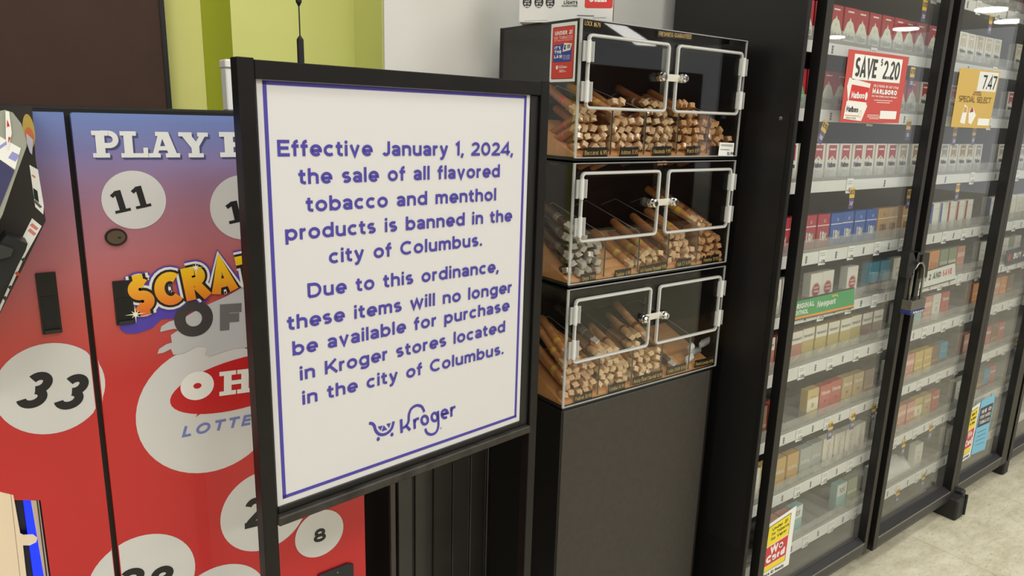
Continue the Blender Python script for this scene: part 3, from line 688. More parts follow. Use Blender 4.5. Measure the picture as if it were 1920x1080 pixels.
names = [('top', [('Baccarat 6.95', (1099, 291), (1140, 290)), ('Ashton 11.95', (1167, 290), (1198, 289)), ('Macanudo 9.95', (1228, 288), (1260, 287)), ('Punch 8.95', (1291, 287), (1314, 286)), ('', (1336, 287), (1350, 286))]),
         ('middle', [('Onyx 7.95', (1094, 528), (1118, 523)), ('Tambor 4.95', (1157, 520), (1184, 515)), ('Art Fuente Pyramid 9.95', (1203, 512), (1251, 503)), ('Nub CT 6.95', (1272, 500), (1297, 495)), ('Monte 11.95', (1322, 492), (1349, 488))]),
         ('bottom', [('Padron 10.95', (1081, 753), (1111, 745)), ('Cohiba 14.95', (1145, 735), (1173, 727)), ('Rocky Patel Churchill 10.95', (1191, 720), (1243, 706)), ('Cohiba 20.00/10.95', (1254, 701), (1287, 692)), ('Punch London 9.95', (1307, 687), (1339, 680))])]
dpx = [[(1150, 261), (1213, 261), (1274, 261), (1331, 261)], [(1137, 497), (1200, 497), (1256, 480), (1310, 480)], [(1126, 708), (1189, 690), (1244, 680), (1299, 640)]]
HB = glass('hinge_plastic', (.85, .86, .85), 1.5, .1, haze=.3, hazecol=(.9, .9, .88))
DIV = []
for t in range(3):
    z1, z0 = zz[t]-.0, zz[t+1]+.004
    if t: z1 -= .006
    cc_ = thing('cigar_case', ((CX0+CX1)/2, (CY0+CY1)/2, z0), {0: 'clear acrylic cigar case at the top of the stack, red sticker on its side', 1: 'clear acrylic cigar case in the middle of the stack of three', 2: 'clear acrylic cigar case at the bottom, resting on the dark pedestal'}[t], 'display case', 'clear cigar cases stacked on the pedestal')
    MB().box(CX0, CX1, CY1-.004, CY1, z0, z1, mat(14, 14, 13, .25)).build('back_panel', cc_)
    MB().box(CX0+.001, CX1-.001, CY0+.001, CY1-.004, z1-.004, z1, mat(16, 16, 15, .3)).build('top_panel', cc_)
    MB().box(CX0, CX1, CY0, CY1-.004, z0-.006, z0, mat(16, 16, 16, .25), .001).build('base_panel', cc_)
    MB().box(CX0, CX0+.004, CY0+.0045, CY1-.004, z0, z1-.004, CLEAR).build('side_panel', cc_)
    MB().box(CX1-.004, CX1, CY0+.0045, CY1-.004, z0, z1-.004, CLEAR).build('side_panel', cc_)
    # front sheet: bands around the two door openings, with a bright polished edge
    fr = MB(); za, zb = z1-.028, z0+.095
    for x0, x1, q0, q1 in ((CX0, CX1, za, z1-.004), (CX0, CX1, z0, zb), (CX0, CX0+.02, zb, za), (1.233, 1.257, zb, za), (1.486, CX1, zb, za)):
        fr.box(x0, x1, CY0, CY0+.004, q0, q1, CLEAR)
    fp = fr.build('front_panel', cc_)
    MB().box(CX0-.0012, CX0+.0045, CY0-.0012, CY0+.002, z0, z1, EDGE).box(CX1-.0035, CX1+.0008, CY0-.001, CY0+.002, z0, z1, EDGE).box(CX0, CX1, CY0-.001, CY0+.001, z0-.001, z0+.0015, EDGE).box(CX0, CX1, CY0-.001, CY0+.001, z1-.002, z1, EDGE).build('polished_edge', fp)
    # sloping wooden tray
    tr = MB(); n = len(tr.v)
    ts, tb = CY0+.008, CY0+.175
    tr.prism(Plane((CX0+.006, 0, 0), (0, -1, 0)), [(-ts, z0+.001), (-ts, z0+.006), (-tb, z0+.006+SLOPE*(tb-ts)), (-tb, z0+.001)], -(CX1-CX0-.012), (CX1-CX0-.012), WOOD)
    tray = tr.build('sloping_tray', cc_)
    dx = [PF.px(*p)[0] for p in dpx[t]]; DIV.append([CX0+.006]+dx+[CX1-.006])
    for x in dx:
        PD = Plane((x, 0, 0), (0, -1, 0))
        y0, y1 = CY0+.007, CY1-.03
        f = lambda y: z0+.006+SLOPE*(y-y0)
        MB().prism(PD, [(-y0, f(y0)), (-y0, z0+.095), (-(y0+.01), z0+.10), (-(y1-.05), f(y1)+.05), (-y1, f(y1)+.03), (-y1, f(y1))], 0, .002, CLEAR)\
            .stroke(PD, [(-y0, f(y0)), (-y0, z0+.095), (-(y0+.01), z0+.10), (-(y1-.05), f(y1)+.05), (-y1, f(y1)+.03)], .0018, .0022, EDGE).box(x-.0012, x+.0012, y0-.001, y0+.001, z0+.006, z0+.095, mat(60, 58, 54, .3)).build('divider', cc_)
    # doors
    zt1, zb1_ = (H+.163, H+.0195) if t == 0 else (H-.104, H-.250) if t == 1 else (H-.3705, H-.515)
    for si, (x0, x1) in enumerate(((.996, 1.2325), (1.2565, 1.486))):
        d = MB().rect(PF, x0+.001, zb1_+.001, x1-.001, zt1-.001, .0008, .0032, CLEAR, .010)
        rr = .011
        pth = arc(x1-rr, zb1_+rr, rr-.003, rr-.003, -90, 0, 5)+arc(x1-rr, zt1-rr, rr-.003, rr-.003, 0, 90, 5)+arc(x0+rr, zt1-rr, rr-.003, rr-.003, 90, 180, 5)+arc(x0+rr, zb1_+rr, rr-.003, rr-.003, 180, 270, 5)
        door = d.build('case_door', cc_)
        MB().stroke(PF, pth, .0062, .0005, FROST, True, .0048).stroke(PF, pth, .0022, .0054, mat(214, 214, 210, .3), True, .0012).build('frosted_edge', door)  # pale inner stroke is a highlight painted along the frosted edge
        hx = x0-.0005 if si == 0 else x1+.0005
        for hz in (zt1-.034, zb1_+.034):
            hm = MB()
            hm.box(hx-.012, hx+.013, CY0-.0075, CY0-.0042, hz-.019, hz+.019, HB, .001)
            hm.tube([(hx, CY0-.008, hz-.021), (hx, CY0-.008, hz+.021)], .0042, mat(222, 222, 216, .25), 10)
            for e in (-.013, .013): hm.box(hx+e-.0012, hx+e+.0012, CY0-.0085, CY0-.0045, hz-.019, hz+.019, FROST)
            hm.build('hinge', door)
        lx = 1.205 if si == 0 else 1.272
        lz = (zt1+zb1_)/2+.001
        lo = MB().tube([(lx, CY0-.003, lz), (lx, CY0-.012, lz)], .0105, CHROME, 6)
        lo.tube([(lx, CY0-.011, lz), (lx, CY0-.020, lz), (lx, CY0-.0225, lz)], [.0088, .0088, .006], CHROME, 18); lo.box(lx-.0009, lx+.0009, CY0-.0232, CY0-.0225, lz-.004, lz+.004, INK)
        lo.build('lock', door)
        if si == 0: MB().box(lx+.006, 1.266, CY0-.0065, CY0-.0045, lz-.0075, lz+.0075, mat(212, 206, 190, .35), .0006).build('lock_bar', door)
    # price strips
    for txt, l, r_ in names[t][1]:
        a, b = PF.px(*l), PF.px(*r_)
        p = MB().prism(PF, [(a[0]-.003, a[1]-.0045), (b[0]+.003, b[1]-.0045), (b[0]+.003, b[1]+.015), (a[0]-.003, a[1]+.015)], -.0056, .0010, mat(22, 20, 18, .4))
        if txt: p.text(PF, txt, a, b, .0088, -.0043, mat(206, 172, 96, .4), .13, sp=.14, rise=(0, 1))
        p.build('price_strip', cc_)
    CASE = cc_
    if t == 0:
        MB().text(PF, 'LOCK #679', PF.px(1096, 47), PF.px(1125, 52), .0085, .0006, mat(214, 178, 108, .4), .11, sp=.13).build('lock_lettering', cc_)
        MB().prism(PF, PF.pts([(1233, 57), (1298, 65), (1297, 76), (1232, 70)]), .0001, .0004, mat(20, 19, 18, .3))\
            .text(PF, 'FRESHNESS GUARANTEED', PF.px(1235, 67), PF.px(1295, 73), .0085, .0008, mat(214, 178, 108, .4), .12, sp=.13).build('case_lettering', cc_)
        MB().prism(PF, PF.pts([(1368, 75), (1396, 78), (1395, 88), (1367, 85)]), .0001, .0004, mat(20, 19, 18, .3)).build('dark_strip', cc_)
    if t == 1:
        MB().text(PF, 'Please Enjoy', PF.px(1233, 305), PF.px(1250, 304), .004, .0006, mat(196, 148, 110, .4), .12).text(PF, 'Freshly kept', PF.px(1233, 310), PF.px(1250, 309), .004, .0006, mat(196, 148, 110, .4), .12).build('case_lettering', cc_)

# sticker on the case's left side
sk = MB(); q4 = PL.pts([(1034, 47), (1083, 38), (1078, 152), (1031, 155)])
us = (q4[0][0]+q4[3][0])/2; ue = (q4[1][0]+q4[2][0])/2; vs = (q4[2][1]+q4[3][1])/2; ve = (q4[0][1]+q4[1][1])/2
su, sv_ = ue-us, ve-vs
SK = Plane(PL.at(us, vs, .0004), PL.U)
sk.rect(SK, 0, 0, su, sv_, 0, .0004, PAPER); sk.rect(SK, su*.07, sv_*.05, su*.93, sv_*.94, .0005, .0002, INK, .003); sk.rect(SK, su*.085, sv_*.058, su*.915, sv_*.932, .0008, .0002, mat(214, 58, 48, .4), .003)
T = lambda s, a, b, y, c, wt=.2, mt=WHITE, off=.0012: sk.text(SK, s, (su*a, sv_*y), (su*b, sv_*y), sv_*c, off, mt, wt, sp=.12)
T('UNDER 21', .17, .85, .80, .065, .24); T('NO TOBACCO', .15, .86, .73, .045, .13); T('OR TOBACCO PRODUCTS', .15, .86, .695, .02, .12)
sk.rect(SK, su*.14, sv_*.34, su*.84, sv_*.64, .0011, .0002, mat(40, 62, 150, .4), .003)
T("IT'S", .18, .42, .56, .05, .26, off=.0015); T('THE', .18, .45, .49, .05, .26, off=.0015); T('LAW', .18, .5, .41, .05, .26, off=.0015)
sk.prism(SK, [(su*.5, sv_*.51), (su*.8, sv_*.53), (su*.86, sv_*.64), (su*.56, sv_*.66)], .0016, .0002, PAPER); sk.disc(SK, su*.6, sv_*.61, su*.035, sv_*.014, .002, .0001, INK, 12).rect(SK, su*.56, sv_*.545, su*.62, sv_*.59, .002, .0001, INK)
for i in range(3): sk.stroke(SK, [(su*.68, sv_*(.57+.022*i)), (su*.8, sv_*(.575+.022*i))], .0014, .002, INK)
for i, s in enumerate(('WE CARD', 'CUSTOMERS', 'ID & UNDER')): T(s, .52, .8, .435-.028*i, .016, .14, off=.0015)
sk.rect(SK, su*.26, sv_*.22, su*.34, sv_*.28, .0011, .0002, WHITE); T('THE CITY OF', .38, .55, .27, .014, .16); T('COLUMBUS', .37, .7, .235, .03, .24); T('PUBLIC', .4, .6, .19, .018, .2); T('HEALTH', .4, .66, .165, .02, .22)
tag(sk.build('age_sticker'), 'red and blue age limit sticker on the left side of the top cigar case', 'sticker')
# white price sticker low on the top case
ps = MB(); q4 = PF.pts([(1348, 267), (1375, 268), (1373, 293), (1345, 292)]); ps.prism(PF, q4, .0022, .0005, PAPER)
ps.text(PF, '10.99', PF.px(1361, 291), PF.px(1373, 291), .0075, .003, INK, .2, sp=.1)
for y in (271, 273): ps.stroke(PF, PF.pts([(1350, y), (1372, y+1)]), .0012, .003, mat(120, 120, 116))
ps.stroke(PF, PF.pts([(1349, 280), (1366, 281)]), .0014, .003, mat(90, 90, 88))
tag(ps.build('price_sticker'), 'small white 10.99 price sticker at lower right of the top cigar case', 'sticker')

# carton on top of the case
ang = radians(45); U = (cos(ang), -sin(ang), 0)
p2 = PY(1.12).px(1148, 42); P2 = (p2[0], 1.12, 0); Lb = .1905
BXP = Plane((P2[0]-U[0]*Lb, P2[1]-U[1]*Lb, zz[0]+.001), U)
ct = MB(); D = .14; Hc = .16
CARD = mat(226, 224, 217, .55)
ct.prism(BXP, [(0, 0), (Lb, 0), (Lb, Hc), (0, Hc)], -D, D, CARD, mat(206, 203, 194, .6))
def cpx(x, y): return BXP.px(x, y)
for i, x in enumerate((988.5, 1010.5, 1031.5)):
    u, v = cpx(x, 4); ct.disc(BXP, u, v, .0092, .0112, .0003, .0002, INK, 24)
    for j, (a, b) in enumerate(((-.005, .005), (-.006, .006), (-.0045, .0045))): ct.text(BXP, ('LAST', 'UP TO', '1000')[j], (u+a, v-.006+.005*(1-j)+.001), (u+b, v-.006+.005*(1-j)+.001), .0032, .0006, WHITE, .22)
ct.text(BXP, 'LIGHTS', cpx(1057, 8), cpx(1083, 8), .0062, .0005, INK, .24); ct.text(BXP, '3,000', cpx(1057, 0), cpx(1083, 0), .0062, .0005, INK, .24); ct.text(BXP, 'GUARANTEED', cpx(1053, 12.6), cpx(1083, 12.6), .0033, .0005, INK, .2)
a, b = cpx(1096, 15), cpx(1147, 14); ct.rect(BXP, a[0], a[1], Lb-.001, Hc-.06, .0003, .0002, mat(214, 52, 44, .4), .004)
ct.text(BXP, 'DJEEP', cpx(1105, 4), cpx(1141, 4), .014, .0007, WHITE, .28, sp=.06)
ct.stroke(BXP, [cpx(983, 39), cpx(1026, 38)], .0008, .0004, mat(170, 168, 160)); ct.text(BXP, 'SAVE THIS PRODUCT', cpx(1112, 34.5), cpx(1137, 34), .002, .0005, mat(100, 100, 96), .16)
ct.stroke(BXP, [cpx(1082, 29), cpx(1114, 30)], .0022, .0004, mat(120, 118, 110))
rs = Plane(BXP.at(Lb, 0, .0), (-BXP.N[0], -BXP.N[1], 0))
for i in range(5): ct.rect(rs, .012+.009*i, .01, .018+.009*i, .05, .0003, .0002, INK)
ct.rect(rs, .07, .012, .085, .045, .0003, .0002, RED)
tag(ct.build('lighter_carton'), 'white printed cardboard carton with a red logo on top of the cigar cases', 'carton')

# ------------------------------------------------------------------ cigars
CIG = {}
def cigar(kind):
    if kind in CIG: return CIG[kind]
    wrap, band, fold, R0, L0 = {
        'light': ((188, 128, 78), (222, 176, 70), (214, 178, 138), .0094, .145), 'mid': ((160, 98, 56), (196, 62, 34), (218, 184, 142), .0092, .14),
        'dark': ((66, 44, 34), (96, 90, 88), (186, 178, 166), .0096, .145), 'brown': ((134, 82, 46), (226, 222, 208), (204, 172, 132), .0095, .150),
        'gold': ((180, 120, 64), (204, 170, 66), (214, 184, 140), .0092, .145), 'pale': ((200, 150, 96), (120, 34, 30), (222, 192, 150), .0092, .14), 'plain': ((150, 96, 54), (112, 66, 40), (196, 150, 102), .0096, .145)}[kind]
    body = MB(); W_ = mat(*wrap, .35, noise=.12, nscale=60, coat=.35)
    body.tube([(0, 0, 0), (0, .002, 0), (0, .012, 0), (0, L0-.01, 0), (0, L0-.003, 0), (0, L0, 0)], [.003, .006, R0, R0, R0*.96, R0*.8], W_, 10)
    bd_ = MB().tube([(0, .034, 0), (0, .046, 0)], R0+.0004, mat(*band, .3, coat=.5), 10, False).tube([(0, .0315, 0), (0, .033, 0)], R0+.0004, mat(226, 196, 120, .3, metal=.4), 10, False)
    F_ = mat(*fold, .22, coat=.6, noise=.12, nscale=200)
    fo = MB().tube([(0, -.0125, .001), (0, -.0115, .0008), (.0004, -.002, .0003), (0, .007, 0)], [(.0068, .0094), (.0078, .0104), (.0086, .0092), (R0+.0003, R0+.0003)], F_, 4)
    fo.tube([(-.0045, -.0132, -.002), (.0045, -.0140, .003)], [(.0007, .0062), (.0009, .0055)], F_, 4)
    CIG[kind] = (body, bd_, fo, [None]); return CIG[kind]
CPROTO = {}
def put_cigar(kind, loc, rx, rz, ry, label, group):
    if kind not in CPROTO:
        b, bd_, fo, _ = cigar(kind)
        o = b.build('cigar', base=(0, 0, 0), smooth=True); bd_.build('band', o, True); fo.build('wrapper_end', o, False); CPROTO[kind] = o; c = o
    else: c = copy_tree(CPROTO[kind])
    c.location = loc; c.rotation_euler = (rx, ry, rz); tag(c, label, 'cigar', group); return c
fill = [[('mid', 5, 'gold and red banded'), ('light', 6, 'pale capped'), ('brown', 6, 'white banded'), ('plain', 6, 'tightly wrapped'), ('plain', 4, 'loosely stacked')],
        [('dark', 6, 'dark brown'), ('gold', 1, 'single'), ('gold', 2, 'gold banded'), ('light', 4, 'pale ended'), ('plain', 5, 'crinkly wrapped')],
        [('light', 6, 'long golden brown'), ('pale', 5, 'red banded'), ('pale', 6, 'pale ended'), ('plain', 0, ''), ('plain', 0, '')]]
tname = ['top', 'middle', 'bottom']; cname = ['leftmost compartment', 'second compartment from left', 'middle compartment', 'fourth compartment from left', 'rightmost compartment']
rng = random.Random(3)
TA = math.atan(SLOPE)
for t in range(3):
    z0 = zz[t+1]+.004
    for c_ in range(5):
        kind, rows, look = fill[t][c_]
        if rows == 0: continue
        x0, x1 = DIV[t][c_]+.0025, DIV[t][c_+1]-.0012
        R0 = .0097; step = 2*R0+.0002; row_h = step*.84
        for rw in range(rows):
            off = (rw % 2)*R0
            n = int((x1-x0-off)/step)
            if t == 1 and c_ in (1,): n = 1
            if rw >= rows-2 and rows > 3: n = max(1, n-rng.randint(1, 2))
            for i in range(n):
                x = x0+off+R0+i*step*((x1-x0-off-2*R0)/(step*(max(n, 2)-1)) if n > 2 and rw < rows-2 else 1)
                if t == 1 and c_ == 1: x = x1-R0
                if x > x1-R0*.8: continue
                dz = z0+.0065+R0+rw*row_h*1.06
                y = CY0+.019+rng.uniform(0, .012)+max(0, rw-3)*.005
                L0 = .14
                zz_ = dz+SLOPE*(y-CY0-.008)
                if zz_+SLOPE*.14 > zz[t]-.035: y = y; 
                tilt = TA+rng.uniform(-.03, .03)
                cg = put_cigar(kind, (x, y, zz_), tilt, rng.uniform(-.06, .06), rng.uniform(0, 3.14), '%s cigar heaped in the %s, %s case' % (look, cname[c_], tname[t]), 'cigars in the %s of the %s case' % (cname[c_], tname[t]))
# a few long ones lying across the heaps
SPC = [(0, 'brown', (1.19, 1.165, H-.004), .26, -.35, 'white banded cigar lying across the heap under the left top door'), (0, 'brown', (1.43, 1.150, H-.006), .30, .50, 'white banded cigar lying at a slant behind the right top door'), (0, 'plain', (1.36, 1.170, H+.010), .26, .55, 'brown cigar lying topmost on the heap behind the right top door'),
       (1, 'plain', (1.44, 1.150, H-.235), .55, .45, 'steep brown cigar leaning on the heap in the right of the middle case'), (1, 'gold', (1.41, 1.145, H-.232), .50, .42, 'steep gold banded cigar beside the steepest one in the middle case'),
       (2, 'dark', (1.35, 1.12, zz[3]+.030), TA, .15, 'dark cigar alone on the wooden tray of the bottom case'), (2, 'dark', (1.12, 1.16, H-.50), .42, .2, 'dark cigar tube with a barcode label lying on the left heap of the bottom case')]
for t, kd, loc, rx, rz, lab in SPC: put_cigar(kd, loc, rx, rz, .3, lab, None)
# foil pouches at the right of the bottom case
FO = mat(196, 198, 196, .18, metal=.6, bump=1.0, nscale=120)
for i, (u, y, a) in enumerate(((1.425, 1.125, .5), (1.452, 1.13, -.3), (1.44, 1.135, 1.0), (1.475, 1.12, .1))):
    b = MB(); z = zz[3]+.024+.012*i
    dx_, dy_ = cos(a)*.02, sin(a)*.01
    b.tube([(u-dx_, y-dy_, z), (u-dx_*.5, y, z+.004), (u+dx_*.5, y, z+.008), (u+dx_, y+dy_, z+.01)], [(.003, .008), (.008, .010), (.007, .009), (.002, .008)], FO if i % 2 else mat(226, 226, 222, .4), 7)
    tag(b.build('foil_wrapped_cigar'), 'crumpled foil and paper wrapped short cigar at the right end of the bottom case', 'cigar', 'foil wrapped short cigars in the bottom case')

# ------------------------------------------------------------------ tobacco cabinet with glass doors
YF, YGl, YP, YR = .965, .99, 1.037, 1.022
cab = thing('tobacco_cabinet', (2.8, 1.2, 0), 'long black tobacco cabinet with glass doors and shelves of cigarette packs', 'display cabinet')
CT = 2.25; XE = 3.955
sp = MB().box(1.553, 1.566, .984, 1.378, .02, CT, mat(20, 19, 18, .36, noise=.1, nscale=8), .002).build('side_panel', cab)
PSD = PX(1.553)
hp = MB(); a = PSD.px(1480, 210); b = PSD.px(1400, 210)
hp.rect(PSD, b[0]+.0, .3, -.999, a[1], .0003, .0015, mat(22, 21, 20, .4))
hp.build('access_panel', sp)
u, v = PSD.px(1466, 222); MB().disc(PSD, u, v, .0042, .0042, .002, .003, CHROME, 20).disc(PSD, u, v, .0008, .0025, .0051, .0002, INK, 8).build('cam_lock', sp)
MB().box(XE, XE+.013, .984, 1.378, .02, CT, mat(20, 19, 18, .36), .002).build('side_panel', cab)
MB().box(1.566, XE, 1.36, 1.378, .1, CT, mat(44, 42, 39, .6)).build('back_panel', cab)
MB().box(1.566, XE, .985, 1.378, CT-.02, CT, BLACK).build('top_panel', cab)
MB().box(1.57, XE, 1.06, 1.37, .0, .09, mat(20, 20, 20, .5)).box(1.568, XE, 1.0, 1.36, .09, .105, mat(108, 102, 96, .35)).build('base', cab)
rz_ = [(.198, .171), (.041, .011), (-.137, -.166), (-.323, -.356), (-.485, -.515), (-.641, -.677), (-.835, -.867), (-1.020, -1.055), (-1.213, -1.250)]
SHM = mat(150, 147, 140, .35); RAILM = mat(228, 227, 224, .4)
PRR = PY(YR-.0035)
RAILS = []
for i, (a, b) in enumerate([(.378, .348)]+rz_):
    z = H+a
    sh = MB().box(1.568, XE, YR+.004, 1.355, z-.004, z+.002, SHM).box(1.568, XE, YR+.003, YR+.012, b+H+.004, z-.004, mat(30, 30, 30, .5)).build('shelf', cab)
    rl = MB().box(1.568, XE, YR-.003, YR+.003, H+b, H+a, RAILM, .0008).box(1.568, XE, YR-.002, YR+.001, H+a+.0005, H+a+.009, SHM).build('price_rail', sh)
    MB().box(1.57, XE, YR+.001, YR+.0025, H+a+.003, H+a+.033, LIP).build('clear_lip', sh)
    RAILS.append((i, H+a, H+b, rl))
# small printed labels along the rails
_lab = {}
def rail_label(x, zc, txt, rl, dark=False):
    key = (txt, dark)
    if key not in _lab:
        mb = MB()
        if dark:
            for k_ in range(3): mb.rect(LOCAL, -.0035, -.009+.0065*k_, .0035, -.004+.0065*k_, 0, .0003, mat(96, 84, 80, .5))
        else:
            mb.rect(LOCAL, -.0165, -.021, .0165, .019, 0, .0006, mat(212, 210, 204, .5)).rect(LOCAL, -.016, -.0205, .016, .0185, .0006, .0003, mat(240, 239, 235, .5))
            mb.text(LOCAL, txt, (-.003, -.0175), (.0145, -.0175), .0115, .0011, INK, .2)
            for k_ in range(2): mb.stroke(LOCAL, [(-.012, .005+.006*k_), (.012, .005+.006*k_)], .0022, .0011, mat(170, 168, 164))
            mb.stroke(LOCAL, [(-.013, -.013), (-.006, -.013)], .004, .0011, mat(150, 150, 146))
        me = mb.build('price_label', base=(0, 0, 0)); _lab[key] = me; o = me
    else: o = _lab[key].copy(); C.objects.link(o)
    o.parent = rl; q = rl; ox = oy = oz = 0
    while q is not None: ox += q.location.x; oy += q.location.y; oz += q.location.z; q = q.parent
    o.location = (x-ox, YR-.0036-oy, zc-oz)
PRC = ['8.92', '8.92', '8.92', '8.57', '8.06', '5.22', '8.86', '5.22', '11.11', '5.22']
for i, za, zb, rl in RAILS:
    x = 1.70+.03*(i % 3)
    n = 0
    while x < 3.4:
        rail_label(x, (za+zb)/2-.001, PRC[i], rl, n % 2 == 0)
        x += (.075 if n % 2 == 0 else .07) + (.12 if i in (3, 2, 1) else .0); n += 1

# doors
def cab_door(x0, x1, yf, yb, wl, wr, label=None):
    rb, rt = H-1.352, CT-.03
    fr_ = MB()
    d = bpy.data.objects.new('glass_door', None); C.objects.link(d); d.parent = cab; d.location = ((x0+x1)/2-2.8, yf-1.2, rb)
    st = MB(); DK = mat(18, 17, 16, .35)
    for a, b in ((x0, x0+wl), (x1-wr, x1)): MB().box(a, b, yf+.0012, yb, rb, rt, DK).box(a+.0008, b-.0008, yf, yf+.0012, rb+.001, rt-.001, ALU).build('stile', d)
    MB().box(x0+wl, x1-wr, yf+.0012, yb, rt-.04, rt, DK).box(x0+wl, x1-wr, yf, yf+.0012, rt-.04, rt, ALU).build('top_rail', d)
    bm = MB(); PR_ = Plane((x0+wl, 0, 0), (0, -1, 0))
    # bottom rail: sloped ledge in front of the glass, vertical face, returned lip
    bm.prism(PR_, [(-yb, rb), (-(yf+.002), rb), (-yf, rb+.012), (-yf, rb+.040), (-yf-.001, rb+.042), (-yb+.004, rb+.052), (-yb, rb+.052)], -(x1-wr-x0-wl), (x1-wr-x0-wl), mat(44, 43, 44, .4))
    bm.box(x0+wl, x1-wr, yf-.001, yf+.001, rb+.0395, rb+.0425, mat(120, 116, 108, .3)).build('bottom_rail', d)
    MB().box(x0+wl, x1-wr, yb-.004, yb, rb+.05, rt-.04, GLASS).build('glass_pane', d)
    return d
D1 = (1.594, 2.212); D2 = (2.236, 2.828); D3 = (2.852, 3.352); D4 = (3.376, 3.95)
cab_door(*D1, YF, YGl, .028, .022); cab_door(*D2, YF-.008, YGl-.002, .026, .030); cab_door(*D3, YF, YGl, .028, .06); cab_door(*D4, YF, YGl, .03, .03)
# door stop feet
ft = MB().box(2.80, 2.862, .925, 1.03, 0, .085, mat(30, 29, 28, .55), .006).box(2.868, 2.90, .94, .99, .03, .095, mat(40, 38, 36, .5), .005).tube([(2.865, .925, .01), (2.865, .925, .09)], .006, BLACK2, 10)
ft.build('foot', cab)
MB().box(3.37, 3.42, .97, 1.03, 0, .085, mat(30, 29, 28, .55), .006).build('foot', cab)
MB().box(1.6, 1.66, 1.0, 1.06, 0, .09, mat(30, 29, 28, .55), .006).build('foot', cab)

# padlock and hasp across doors one and two
PK = PY(.935)
hs = thing('hasp', (2.21, .95, H-.3), 'black steel hasp bridging the first two glass doors', 'hasp')
q = PK.pts([(1706, 472), (1744, 473), (1745, 480), (1738, 516), (1730, 521), (1700, 521), (1697, 512)])
MB().prism(PK, PK.pts([(1713, 472), (1744, 474), (1738, 520), (1727, 521)]), -.003, .003, mat(22, 21, 19, .3)).build('plate', hs)
MB().prism(PK, PK.pts([(1706, 474), (1722, 472), (1711, 521), (1698, 521)]), -.022, .022, BLACK2).build('bracket', hs)
a, b = PK.px(1729, 478), PK.px(1722, 522); MB().stroke(PK, [a, b], .008, .0005, ALU, False, .004).build('strap', hs)
pdk = thing('padlock', (2.2, .925, H-.46), 'laminated steel padlock with a blue bumper hanging from the door hasp', 'padlock')
PQ = PY(.922); a, b = PQ.px(1700, 586), PQ.px(1730, 560); cx_ = (a[0]+b[0])/2
bx0, bx1, bz0, bz1 = a[0], b[0], PQ.px(1714, 586)[1], PQ.px(1714, 561)[1]
pb = MB()
for i in range(7):
    z = bz0+.013+(bz1-bz0-.013)*i/7; pb.box(bx0, bx1, .912, .940, z+.0002, z+(bz1-bz0-.013)/7-.0004, STEEL, .0006)
for ax_ in (bx0+.004, bx1-.004):
    pb.tube([(ax_, .917, bz1), (ax_, .917, bz1+.001)], .002, CHROME, 8)
pb.build('body', pdk)
MB().box(bx0-.0015, bx1+.0015, .910, .942, bz0, bz0+.012, mat(34, 44, 110, .4), .003).text(PY(.9098), 'Master', (bx0+.012, bz0+.0035), (bx1-.006, bz0+.0035), .006, .0002, WHITE, .2).build('bumper', pdk)
s0, s1 = bx0+.010, bx1-.010; sz = PQ.px(1718, 516)[1]
MB().tube([(s0, .926, bz1-.002), (s0, .926, sz)]+[(((s0+s1)/2)-(s1-s0)/2*cos(t), .926, sz+(s1-s0)/2*sin(t)) for t in (pi*.2, pi*.4, pi*.6, pi*.8)]+[(s1, .926, sz), (s1, .926, bz1-.002)], .0036, STEEL, 10).build('shackle', pdk, True)

